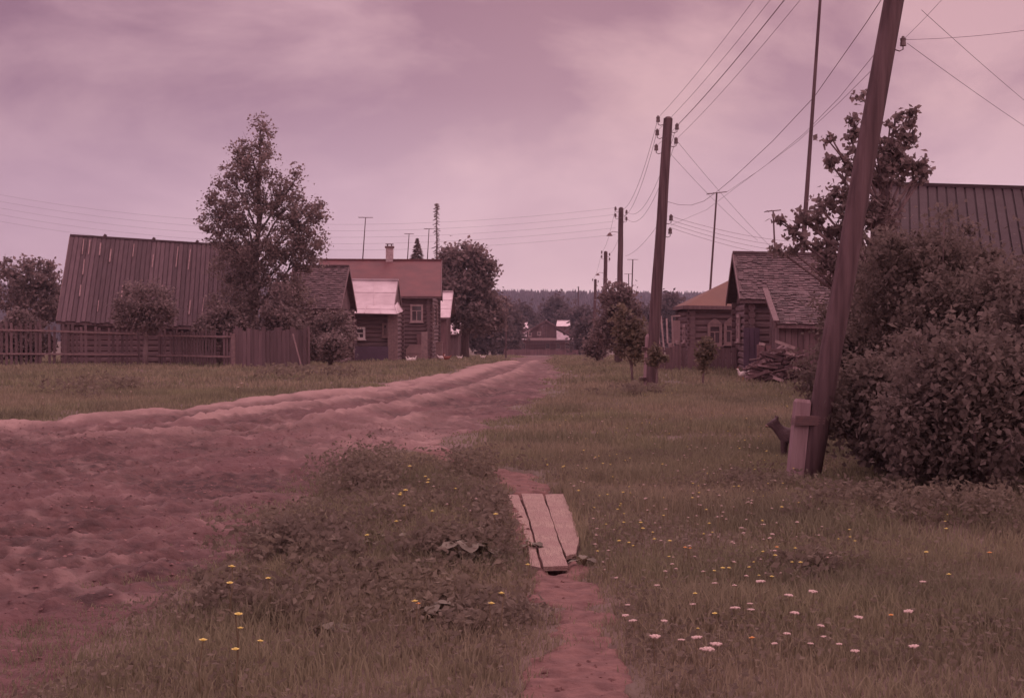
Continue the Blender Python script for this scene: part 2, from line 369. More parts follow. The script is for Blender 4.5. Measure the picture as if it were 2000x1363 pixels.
# the trampled patch near the fork is dry and pale
cx, cy = G(800, 850)[:2]; dry = np.maximum(dry, .42 * np.exp(-(((Xr - cx) / 1.6) ** 2 + ((Yr - cy) / 4) ** 2)))
dry = np.clip(dry + .14 * sst(24, 60, Yr) + (fbm(Xr * 1.6, Yr * 1.1, 88, 4) - .5) * .9 * (.3 + dry) + np.clip(fbm(Xr * 4.1, Yr * 3.3, 93, 4) - .56, 0, 1) * 2.2, 0, 1)
Z = Z + .012 + ins * det - .20 * sst(.02, -.30, m); Z_ROAD = Z
v, f, a = compact(np.stack([Xr, Yr, Z], -1).reshape(-1, 3), grid_faces(*Xr.shape, keep=(m.ravel() > -.3)), dry.ravel())
tag(np_mesh('dirt_road', v, f, MT['dirt'], smooth=True, attr=('dry', a)), 'rutted pinkish clay road curving away through the village', kind='structure')
# path
Xp, Yp = np.meshgrid(np.linspace(-4, 2, 300), np.linspace(4.5, 19, 640)); m = path_m(Xp, Yp)
Zp = gz(Xp, Yp) + .008 + (fbm(Xp * 9, Yp * 9, 12, 3) - .44) * .05 - .14 * sst(.02, -.15, m) - .05 * sst(.0, .10, poly_sd(Xp, Yp, PLANK))
v, f, _ = compact(np.stack([Xp, Yp, Zp], -1).reshape(-1, 3), grid_faces(*Xp.shape, keep=(m.ravel() > -.14)))
tag(np_mesh('footpath', v, f, MT['path'], smooth=True), 'trodden reddish footpath running to the plank bridge', kind='structure')

# loose clods and pebbles on the road and path
def clods(name, label, n, y0, y1, u0, u1, fn, lo, hi, m):
    y = np.sqrt(rng.uniform(y0 ** 2, y1 ** 2, n)); x = rng.uniform(u0, u1, n) * y; k = fn(x, y) > .08; x, y = x[k], y[k]
    c = np.stack([x, y, surf(x, y, fn)], -1); n = len(x); sz = (lo + (hi - lo) * rng.random(n) ** 3)
    d = np.array([(1, 0, 0), (0, 1, 0), (-1, 0, 0), (0, -1, 0), (0, 0, 1), (.7, .7, .5), (-.7, .6, .6), (.1, -.7, .6)], float)
    v = c[:, None, :] + d[None] * sz[:, None, None] * rng.uniform(.6, 1.3, (n, 8, 1)) * np.array([1.2, 1.0, .75])
    f0 = np.array([(0, 1, 5), (1, 2, 6), (2, 3, 7), (3, 0, 7), (5, 1, 6), (0, 5, 4), (5, 6, 4), (6, 2, 7), (6, 7, 4), (7, 0, 4)])
    f = (f0[None] + (np.arange(n) * 8)[:, None, None]).reshape(-1, 3)
    return tag(np_mesh(name, v.reshape(-1, 3), f, m), label, 'stones', kind='stuff')
def surf(x, y, fn):
    if fn is path_m:
        ix = np.clip(((x + 4) / 6 * 299).astype(int), 0, 299); iy = np.clip(((y - 4.5) / 14.5 * 639).astype(int), 0, 639); return Zp[iy, ix]
    iy = np.clip((np.log(y / 4.5) / np.log(175 / 4.5) * 559).round().astype(int), 0, 559); ix = np.clip(((x / y + .62) / .71 * 429).round().astype(int), 0, 429); return Z_ROAD[iy, ix]
clods('road_clods', 'loose clods and small stones strewn over the clay road', 17000, 5, 22, -.5, .09, road_m, .003, .018, MT['clod'])
clods('path_clods', 'small clods and pebbles on the trodden footpath', 1500, 5, 16, -.1, .12, path_m, .004, .02, MT['path'])
# ------------------------------------------------------------------ grass (stuff)
def scatter(y0, y1, dens, u=.44):
    n = int(dens * u * (y1 ** 2 - y0 ** 2))
    y = np.sqrt(rng.uniform(y0 ** 2, y1 ** 2, n)); x = rng.uniform(-u, u, n) * y
    n2 = int(n * .28); y2 = np.sqrt(rng.uniform(y0 ** 2, y1 ** 2, n2)); x2 = rng.uniform(u, u * 2.1, n2) * y2 * np.sign(rng.uniform(-1, 1, n2))
    return np.concatenate([x, x2]), np.concatenate([y, y2])
def blades(x, y, h, wd, lean=.5):
    n = len(x); z = gz(x, y) - .02; an = rng.uniform(0, 2 * np.pi, n); la = rng.uniform(0, 2 * np.pi, n)
    dx, dy = np.cos(an) * wd / 2, np.sin(an) * wd / 2; lx = np.cos(la) * h * lean * rng.uniform(.2, 1, n); ly = np.sin(la) * h * lean * rng.uniform(.2, 1, n)
    b = np.stack([x, y, z], -1); D = np.stack([dx, dy, 0 * dx], -1)
    m1 = b + np.stack([lx * .35, ly * .35, h * .6], -1); t = b + np.stack([lx, ly, h * rng.uniform(.75, 1, n)], -1)
    v = np.stack([b - D, b + D, m1 + D * .8, m1 - D * .8, t], 1).reshape(-1, 3)
    i = np.arange(n)[:, None] * 5
    f = np.concatenate([np.concatenate([i, i + 1, i + 2], 1), np.concatenate([i, i + 2, i + 3], 1), np.concatenate([i + 3, i + 2, i + 4], 1)])
    return v, f
def grass_field(name, label, zones, m):
    V = []; Fc = []; b = 0
    for y0, y1, dens, hh, wd in zones:
        x, y = scatter(y0, y1, dens)
        r = road_m(x, y); p = path_m(x, y); pl = poly_sd(x, y, PLANK)
        cl_ = fbm(x * .9, y * .9, 5, 3)
        k = (r < rng.uniform(-.25, .45, len(x)) * np.where(y < 16, 1.6, .6)) & (p < rng.uniform(-.06, .10, len(x))) & (pl < .01)
        k |= (r > 0) & (p < .0) & (r < 2.2 * (cl_ - .28) + .25) & (y < 14) & (rng.random(len(x)) < .45) & (pl < .01)
        k &= rng.random(len(x)) < np.clip(.25 + 2.0 * (cl_ - .15), 0, 1)
        x, y, cl_ = x[k], y[k], cl_[k]
        edge = sst(-.05, -.8, road_m(x, y)) * .6 + .4
        dist_p = sst(-.1, .4, -path_m(x, y)) * .6 + .4
        h = hh * rng.uniform(.35, 1.1, len(x)) * (.35 + 1.3 * cl_) * edge * dist_p
        v, f = blades(x, y, h, wd * rng.uniform(.6, 1.3, len(x)))
        V.append(v); Fc.append(f + b); b += len(v)
    return tag(np_mesh(name, np.concatenate(V), np.concatenate(Fc), m), label, 'grass', kind='stuff')
grass_field('grass', 'long meadow grass growing on both sides of the road',
            [(4.6, 10, 3000, .17, .0075), (10, 18, 1700, .19, .010), (18, 34, 400, .18, .020), (34, 70, 80, .22, .05), (70, 150, 14, .28, .12)], MT['grass'])
def leaf_cards(c, size, flat=.5, long=1.5, droop=0.0):
    """diamond leaves, folded along the midrib"""
    n = len(c); a = rng.normal(size=(n, 3)); a[:, 2] = a[:, 2] * flat - droop; a /= np.linalg.norm(a, axis=1)[:, None]
    b = rng.normal(size=(n, 3)); b -= a * (a * b).sum(1)[:, None]; b /= np.linalg.norm(b, axis=1)[:, None]
    nn = np.cross(a, b); s = (size * rng.uniform(.6, 1.3, n))[:, None]
    v = np.stack([c - a * s * long / 2, c + b * s / 2 - a * s * .1 + nn * s * .12, c + a * s * long / 2, c - b * s / 2 - a * s * .1 + nn * s * .12], 1).reshape(-1, 3)
    i = np.arange(n)[:, None] * 4
    return v, np.concatenate([np.concatenate([i, i + 1, i + 2], 1), np.concatenate([i, i + 2, i + 3], 1)])
# low herbs among the grass
x, y = scatter(4.6, 17, 1000); r = road_m(x, y); p = path_m(x, y); pl = poly_sd(x, y, PLANK); c3 = fbm(x * 1.3 + 4, y * 1.3, 15, 3)
k = (r < -.05) & (p < -.06) & (pl < -.06) & (rng.random(len(x)) < np.clip(3.2 * (c3 - .33), 0.03, 1))
x, y = x[k], y[k]; v, f = leaf_cards(np.stack([x, y, gz(x, y) + rng.uniform(.01, .12, len(x))], -1), .022, .5, 1.6)
tag(np_mesh('ground_herbs', v, f, MT['herb']), 'low broad-leaved herbs scattered through the foreground grass', 'herbs', kind='stuff')

# taller weeds in drifts
V = []; Fc = []; b = 0
for px, py, wp_, hp_, hh, cnt in [(720, 950, 90, 40, .26, 2600), (590, 1080, 130, 50, .20, 2600), (920, 930, 70, 26, .24, 1900), (960, 1010, 60, 50, .17, 1800), (880, 1090, 110, 35, .17, 1800), (800, 1010, 120, 40, .16, 1700), (700, 1160, 160, 60, .14, 1800), (470, 1180, 120, 50, .12, 900), (900, 1200, 120, 60, .12, 1400), (1500, 960, 120, 20, .16, 900), (1700, 1000, 160, 30, .2, 1600), (1900, 1010, 160, 30, .22, 1600), (1580, 1120, 90, 30, .12, 900), (190, 768, 90, 12, .3, 700), (600, 735, 110, 10, .3, 600), (1240, 770, 70, 8, .2, 400)]:
    c0 = G(px, py); k = np.arange(cnt); a = rng.normal(size=(cnt, 2)) * .5
    pts_ = [G(px + q_[0] * wp_, py + q_[1] * hp_) for q_ in a[:max(20, cnt // 24)]]
    base_ = np.array([tuple(p_) for p_ in pts_])[rng.integers(0, len(pts_), cnt)]
    sc_ = c0.y / 12; c_ = base_ + np.stack([rng.normal(size=cnt) * .05 * sc_, rng.normal(size=cnt) * .05 * sc_, rng.random(cnt) * hh * (1.2 - np.repeat(0, cnt))], -1)
    kk = (path_m(c_[:, 0], c_[:, 1]) < -.02) & (poly_sd(c_[:, 0], c_[:, 1], PLANK) < -.02); c_ = c_[kk]
    v, f = leaf_cards(c_, .030 * max(1, sc_ * .8), .7, 1.9); V.append(v); Fc.append(f + b); b += len(v)
tag(np_mesh('weeds', np.concatenate(V), np.concatenate(Fc), MT['herb']), 'drifts of taller leafy weeds in the verge', 'weeds', kind='stuff')

# ------------------------------------------------------------------ trees
def limb_tree(mb, base, top, r0, lobes, rn=5):
    base = Vector(base); top = Vector(top)
    pts = [lerp(base, top, t) + Vector((random.uniform(-.05, .05), random.uniform(-.05, .05), 0)) * (top - base).length * .12 * (0 < t < 1) for t in (0, .2, .4, .6, .8, 1)]
    pts[0] = base - Vector((0, 0, .15))
    mb.tube(pts, [r0 * (1.15 - .98 * t) for t in (0, .2, .4, .6, .8, 1)], 8)
    for c, rr in lobes:
        c = Vector(c); t = min(max((c.z - base.z) / max(top.z - base.z, .1) - .22, .12), .9); s = lerp(base, top, t)
        mid = lerp(s, c, .55) + Vector((0, 0, rr[2] * .15)); mb.tube([s, mid, c], [r0 * (1.0 - t) * .55 + .012, r0 * .22 + .008, .01], 5)
        for _ in range(rn):
            e = c + Vector((random.gauss(0, .45) * rr[0], random.gauss(0, .45) * rr[1], random.gauss(0.1, .45) * rr[2]))
            mb.tube([lerp(mid, c, .4), lerp(c, e, .5) + Vector((0, 0, .04)), e], [r0 * .14 + .006, .010, .005], 4)
def crown_np(lobes, clusters, per, leaf, rc, flat=.8, long=1.5, droop=0.0, shell=.55):
    if clusters > 200 and leaf > .05: clusters = int(clusters / 2.2); per = int(per * 2.2); rc *= 1.12
    vol = np.array([rr[0] * rr[2] * max(rr[1], .1) for _, rr in lobes]) ** .7; vol /= vol.sum(); pts = []
    for (c, rr), w_ in zip(lobes, vol):
        n = max(2, int(clusters * w_)); d = rng.normal(size=(n, 3)); d /= np.linalg.norm(d, axis=1)[:, None]
        n = n
        q = d * (rng.random(n) ** (1 / 3) * (1 - shell) + shell * rng.random(n) ** .4)[:, None] * np.array(rr)
        pts.append(q + np.array(c))
    pts = np.concatenate(pts); n = len(pts)
    sz = rng.uniform(.5, 1.3, n) * rc
    cc = np.repeat(pts, per, 0) + rng.normal(size=(n * per, 3)) * np.repeat(sz, per)[:, None] * np.array([.5, .5, .42])
    return leaf_cards(cc, leaf, flat, long, droop)
def tree(name, label, cat, d, base, top, r0, px_lobes, clusters, per, leaf, rc, lm, bm, group=None, droop=0., flat=.8, rn=5, depth=1.0, shell=.55):
    """base/top: (px,py) or px; lobes as (px,py,rx,ry[,dd]) seen sizes converted to metres at distance d"""
    b = on(base, d); t = P(top[0], top[1], d); s = d / F
    lobes = []
    for l in px_lobes:
        dd = l[4] if len(l) > 4 else random.uniform(-.35, .35) * l[2] * s
        lobes.append((P(l[0], l[1], d + dd), (l[2] * s, l[2] * s * depth, l[3] * s)))
    root = empty(name, b, label, cat, group); mb = MB(); limb_tree(mb, b, t, r0, lobes, rn); mb.build('trunk', bm, root, smooth=True)
    v, f = crown_np(lobes, clusters, per, leaf, rc, flat, 1.5, droop, shell)
    zmin = float(b.z) + .05; v[:, 2] = np.maximum(v[:, 2], zmin)
    np_mesh('crown', v, f, lm, root, origin=b)
    return root
def shrub(name, label, cat, px, py0, wpx, d, clusters, per, leaf, rc, lm, group=None, droop=0., nl=7, shoots=0):
    """bushy plant wpx wide whose top is seen at py0"""
    b = on(px, d); top = P(px, py0, d); hgt = top.z - b.z; wd = wpx * d / F
    root = empty(name, b, label, cat, group); mb = MB(); lobes = []
    for i in range(nl):
        a = random.uniform(0, 6.28); q = math.sqrt(random.random()) * wd * .30
        zc = b.z + hgt * random.uniform(.25, .72)
        lobes.append((Vector((b.x + q * math.cos(a), b.y + q * math.sin(a), zc)), (wd * .24, wd * .24, hgt * .27)))
    lobes.append((Vector((b.x, b.y, b.z + hgt * .78)), (wd * .18, wd * .18, hgt * .2)))
    for _ in range(shoots):
        a = random.uniform(0, 6.28); q = wd * random.uniform(.15, .52); zz_ = b.z + hgt * random.uniform(.35, 1.08) * (1 - .35 * q / wd)
        lobes.append((Vector((b.x + q * math.cos(a), b.y + q * math.sin(a), zz_)), (wd * .05, wd * .05, hgt * random.uniform(.06, .14))))
    for c, rr in lobes: mb.tube([b + Vector((random.uniform(-.1, .1), random.uniform(-.1, .1), -.1)), lerp(b, c, .5) + Vector((0, 0, .1)), c], [.03, .02, .006], 5)
    mb.build('trunk', MT['bark'], root, smooth=True)
    v, f = crown_np(lobes, clusters, per, leaf, rc, .8, 1.5, droop)
    v[:, 2] = np.maximum(v[:, 2], b.z + .03)
    np_mesh('crown', v, f, lm, root, origin=b); return root

tree('birch_tree', 'tall airy birch with two tops standing behind the left board fence', 'tree', 61, 497, (508, 250), .16,
     [(508, 262, 22, 38), (500, 315, 45, 42), (462, 300, 20, 32), (455, 350, 38, 38), (520, 375, 38, 45), (430, 400, 34, 34), (480, 420, 55, 45), (415, 430, 26, 26),
      (575, 358, 20, 34), (560, 400, 38, 42), (590, 420, 42, 38), (605, 465, 38, 34), (550, 470, 60, 40), (622, 415, 20, 26), (440, 460, 42, 34), (500, 500, 70, 34), (585, 505, 45, 28), (460, 520, 55, 45), (530, 560, 70, 50), (455, 590, 50, 40), (575, 590, 45, 45)],
     1700, 17, .088, .30, MT['leaf'], MT['birchbark'], rn=4, depth=.9)
tree('apple_tree', 'low dark tree in front of the dark barn by the picket fence', 'tree', 55, 284, (286, 590), .11,
     [(284, 585, 55, 40), (250, 610, 32, 26), (320, 610, 34, 26), (290, 630, 30, 20)], 300, 16, .09, .26, MT['leaf_dark'], MT['bark'])
shrub('shrub', 'dark bushy shrub filling the yard beneath the birch', 'shrub', 545, 545, 150, 58.5, 420, 20, .10, .3, MT['leaf_dark'], 'shrubs behind the left fence')
shrub('shrub', 'dark shrub right of the birch in front of the shingled shed', 'shrub', 640, 600, 110, 59, 300, 20, .10, .28, MT['leaf_dark'], 'shrubs behind the left fence')
shrub('shrub', 'low shrub overgrowing the right end of the board fence', 'shrub', 645, 648, 80, 54, 200, 18, .09, .22, MT['leaf_dark'], 'shrubs behind the left fence')
shrub('shrub', 'dark shrub between the barn and the birch trunk', 'shrub', 430, 590, 110, 57, 300, 20, .10, .28, MT['leaf_dark'], 'shrubs behind the left fence')
tree('garden_tree', 'dark tree at the far left edge beyond the barn', 'tree', 88, 80, (80, 510), .2,
     [(60, 540, 50, 40), (100, 545, 26, 34), (98, 515, 8, 14), (70, 590, 60, 40), (20, 560, 60, 60), (115, 600, 30, 30)], 420, 16, .16, .45, MT['leaf_dark'], MT['bark'])
tree('linden_tree', 'big round dark broadleaf tree right of the red-roofed house', 'tree', 103, 908, (908, 495), .3,
     [(905, 500, 38, 28), (880, 520, 28, 34), (930, 512, 28, 26), (950, 532, 20, 26), (905, 555, 50, 38), (935, 570, 34, 34), (880, 590, 34, 44), (925, 620, 50, 34), (958, 610, 26, 42)],
     800, 20, .20, .55, MT['leaf_dark'], MT['bark'], rn=3)
far = [(985, 585, 70, 200, 'dark tree left of the distant gabled house'), (940, 600, 60, 150, 'dark tree right behind the big round tree'), (1085, 583, 48, 300, 'dark pointed tree directly behind the distant gabled house'),
       (1020, 600, 60, 290, 'hazy tree left behind the distant gabled house'), (1140, 605, 55, 240, 'hazy tree right of the distant gabled house'), (1055, 625, 40, 330, 'smallest hazy tree in the gap behind the gabled house'), (1110, 615, 50, 260, 'dark tree behind the right slope of the distant gable'), (1000, 630, 45, 235, 'low dark tree touching the left side of the distant gabled house'), (965, 590, 60, 170, 'dark tree between the round tree and the street end'), (1155, 625, 50, 150, 'dark low tree left of the street tree beside the fence'),
       (1310, 575, 55, 220, 'hazy tree behind the leaning boards at the right yard'), (1250, 598, 60, 200, 'hazy tree just left of the second utility pole'), (1350, 600, 60, 250, 'hazy tree behind the orange-roofed house')]
for px, py, wpx, d, lab in far:
    b = on(px, d); H = (P(px, py, d).z - b.z) / d * F
    bot = 635 - (b.z - EYE) * F / d
    tree('distant_tree', lab, 'tree', d, px, (px, py + 6), .2,
         [(px, py + H * .16, wpx * .25, H * .16), (px - wpx * .18, py + H * .36, wpx * .30, H * .2), (px + wpx * .2, py + H * .38, wpx * .30, H * .2), (px, py + H * .62, wpx * .46, H * .28)],
         240, 16, d * .0022, d * .006, MT['leaf_far'], MT['bark'], 'trees beyond the end of the street', rn=1)
tree('street_tree', 'thick dark bushy tree around the foot of the third utility pole', 'tree', 62, 1205, (1206, 575), .12,
     [(1208, 575, 30, 24), (1190, 600, 26, 30), (1228, 605, 26, 30), (1205, 630, 44, 36), (1180, 655, 26, 30), (1235, 650, 30, 34)], 420, 18, .11, .32, MT['leaf_dark'], MT['bark'])
tree('sapling', 'slim young tree with pale leaves just left of the second utility pole', 'tree', 40, 1236, (1222, 612), .035,
     [(1212, 615, 12, 18), (1218, 645, 20, 22), (1240, 640, 14, 18), (1236, 665, 28, 20), (1215, 680, 16, 12), (1255, 660, 12, 14), (1245, 690, 22, 12)], 130, 12, .09, .20, MT['leaf_sap'], MT['bark'], 'saplings planted on the right verge', rn=2, shell=.2)
tree('sapling', 'slim young tree with drooping pale top in front of the orange-roofed house', 'tree', 37.5, 1372, (1378, 680), .03,
     [(1378, 672, 14, 10), (1372, 690, 12, 14), (1388, 690, 10, 12), (1376, 712, 10, 16)], 50, 12, .085, .16, MT['leaf_sap'], MT['bark'], 'saplings planted on the right verge', rn=2, shell=.2)
tree('sapling', 'small bushy sapling against the foot of the second utility pole', 'tree', 36.6, 1283, (1284, 680), .03,
     [(1280, 690, 12, 14), (1290, 700, 10, 10), (1272, 705, 10, 10)], 36, 12, .08, .15, MT['leaf_sap'], MT['bark'], 'saplings planted on the right verge', rn=2, shell=.2)
shrub('street_bush', 'dark bush beside the road left of the street tree', 'shrub', 1168, 640, 50, 66, 150, 16, .10, .3, MT['leaf_dark'])
# elm with large drooping leaves, right behind the leaning pole
tree('elm_tree', 'young large-leaved tree rising behind the leaning near utility pole', 'tree', 22, 1682, (1738, 250), .07,
     [(1686, 190, 9, 14), (1752, 222, 10, 14), (1778, 215, 8, 10), (1773, 240, 12, 16), (1745, 250, 14, 22), (1768, 275, 16, 14), (1700, 240, 12, 12), (1665, 232, 10, 12), (1672, 255, 14, 8), (1618, 275, 10, 12), (1662, 275, 9, 10),
      (1780, 262, 9, 14), (1735, 290, 30, 20), (1755, 310, 32, 18), (1770, 330, 26, 16), (1720, 330, 28, 22), (1735, 350, 34, 14), (1640, 305, 18, 10), (1618, 315, 14, 8), (1655, 320, 18, 14), (1670, 295, 14, 14), (1645, 345, 16, 10), (1628, 368, 18, 14), (1650, 385, 16, 16),
      (1810, 315, 9, 10), (1808, 340, 9, 12), (1790, 352, 12, 8), (1600, 405, 14, 12), (1630, 400, 20, 14), (1660, 410, 20, 20), (1555, 420, 14, 12), (1575, 430, 14, 12), (1525, 435, 12, 8), (1545, 455, 12, 12), (1560, 468, 10, 8), (1595, 430, 16, 14),
      (1610, 450, 18, 12), (1650, 450, 24, 24), (1520, 490, 14, 5), (1545, 490, 16, 6), (1580, 485, 18, 10), (1615, 480, 26, 10), (1640, 520, 50, 40), (1700, 420, 60, 40), (1720, 520, 70, 60)],
     620, 10, .07, .13, MT['leaf_dark'], MT['bark'], droop=.5, rn=1, depth=.8, shell=.3)
# lilac thicket on the right
for px, py, wpx, d, lab in [(1700, 560, 230, 20.5, 'dark leafy lilac bush right behind the leaning pole'), (1830, 420, 300, 18, 'tallest dark lilac bush at the right in front of the big roof'),
                            (1950, 470, 300, 16.5, 'dark lilac bush at the right edge of the picture'), (1760, 700, 230, 14.6, 'low dark bush closest to the meadow right of the leaning pole'),
                            (1900, 640, 330, 13.2, 'broad dark bush in the right foreground edge'), (2080, 500, 330, 14.5, 'dark lilac bush cut by the right edge of the picture')]:
    shrub('lilac_bush', lab, 'bush', px, py, wpx * 1.15, d, 800, 34, .048, .20, MT['leaf_bush'], 'lilac bushes on the right', droop=.2, nl=12, shoots=22)

shrub('garden_shrub', 'dark shrub behind the picket fence at the far left edge', 'shrub', 40, 600, 150, 62, 300, 18, .12, .3, MT['leaf_dark'])
shrub('garden_shrub', 'low dark shrub in front of the far pale roof left of the distant gable', 'shrub', 996, 650, 40, 205, 90, 16, .3, .9, MT['leaf_far'])
shrub('garden_shrub', 'low dark shrub right of the distant gabled house', 'shrub', 1136, 645, 44, 205, 90, 16, .3, .9, MT['leaf_far'])
# conifers
def fir(name, label, d, px, py, wpx, dead=False, group=None):
    b = on(px, d); t = P(px, py, d); H = t.z - b.z; wr = wpx * d / F / 2
    root = empty(name, b, label, 'tree', group); mb = MB(); mb.tube([b - Vector((0, 0, .1)), lerp(b, t, .5), t], [.16, .09, .02], 6); tr = mb
    cr = MB(); n = 70 if dead else 70; vis = 4.6
    for i in range(n):
        q = i / (n - 1); z = t.z - (q ** 1.6) * H * .85; L_ = wr * (.14 + .86 * min(1, (t.z - z) / 1.9)) if not dead else wr * random.uniform(.5, 1.3) * (.35 + .65 * q)
        for k in range(3 if dead else 9):
            a = random.uniform(0, 6.28); e = Vector((b.x + math.cos(a) * L_, b.y + math.sin(a) * L_, z - L_ * .35))
            s = Vector((lerp(b, t, (z - b.z) / H).x, b.y, z))
            if dead: cr.tube([s, e], [.035, .02], 4)
            else:
                m1 = lerp(s, e, .6); w1 = L_ * .28; sd_ = Vector((-math.sin(a), math.cos(a), 0)) * w1
                cr.add([s, m1 + sd_ - Vector((0, 0, .1)), e, m1 - sd_ - Vector((0, 0, .1))], [(0, 1, 2), (0, 2, 3)])
    tr.build('trunk', MT['bark'], root); cr.build('crown', MT['conifer'], root)
fir('fir_tree', 'small dark fir peeking over the red roof', 105, 815, 465, 46)
fir('dead_spruce', 'tall bare spruce with short dead branches behind the red roof', 104, 853, 398, 26, dead=True)
# forest on the hill: one mass
n = 15000; fy = rng.uniform(430, 1080, n); fx = rng.uniform(-.5, .5, n) * fy
hh = rng.uniform(4.5, 7.0, n); ww = hh * rng.uniform(.25, .42, n); zb = gz(fx, fy)
ang = np.arange(6) * np.pi / 3; V = np.zeros((n, 7, 3)); V[:, :6, 0] = fx[:, None] + ww[:, None] * np.cos(ang); V[:, :6, 1] = fy[:, None] + ww[:, None] * np.sin(ang); V[:, :6, 2] = zb[:, None] - .5
V[:, 6] = np.stack([fx, fy, zb + hh], -1); i = (np.arange(n) * 7)[:, None]
Ff = np.concatenate([np.concatenate([i + k, i + (k + 1) % 6, i + 6], 1) for k in range(6)])
tag(np_mesh('forest', V.reshape(-1, 3), Ff, MT['forest']), 'dark spruce forest covering the far hill', 'forest', kind='stuff')

# ------------------------------------------------------------------ buildings
def slope(mb, e0, e1, r1, r0, style, th=.07):
    """roof slope between eave e0-e1 and ridge r0-r1, with sheets, boards or shingles modelled"""
    n = (e1 - e0).cross(r0 - e0).normalized()
    if n.z < 0: n = -n
    L_ = (e1 - e0).length; S = (r0 - e0).length
    def q(u, v): return lerp(lerp(e0, e1, u), lerp(r0, r1, u), v)
    mb.prism([q(0, 0), q(1, 0), q(1, 1), q(0, 1)], -n * th)
    def patch(u0, u1, v0, v1, lo, hi):
        a = [q(u0, v0) + n * hi, q(u1, v0) + n * hi, q(u1, v1) + n * lo, q(u0, v1) + n * lo]
        mb.prism(a, -n * (min(lo, hi) + .004 if min(lo, hi) > .006 else .002))
    if style == 'board':
        k = max(3, int(L_ / .2))
        for i in range(k):
            j = random.uniform(-.015, .008)
            patch(i / k + .001, (i + 1) / k - .03 / L_, j, random.uniform(.985, 1), .03 + .008 * (i % 2), .034 + .008 * (i % 2) + random.uniform(0, .012))
    elif style == 'shingle':
        rows = max(4, int(S / .17))
        for r_ in range(rows):
            k = max(4, int(L_ / .16)); o = random.random() / k
            for i in range(k):
                if random.random() < .04: continue
                u0 = min(max(i / k + o, 0), 1); u1 = min(u0 + .96 / k, 1)
                if u1 - u0 < .01: continue
                patch(u0, u1, max(r_ / rows - random.uniform(0, .02), -.01), (r_ + 1) / rows, .010, .024 + random.uniform(0, .022))
    elif style == 'tin':
        k = max(2, int(L_ / .75)); rr = max(2, int(S / 1.1))
        for i in range(k + 1):
            u = i / k; mb.beam(q(u, 0) + n * .012, q(u, 1) + n * .012, .03, .03)
        for j in range(1, rr):
            mb.beam(q(0, j / rr) + n * .006, q(1, j / rr) + n * .006, .02, .014)
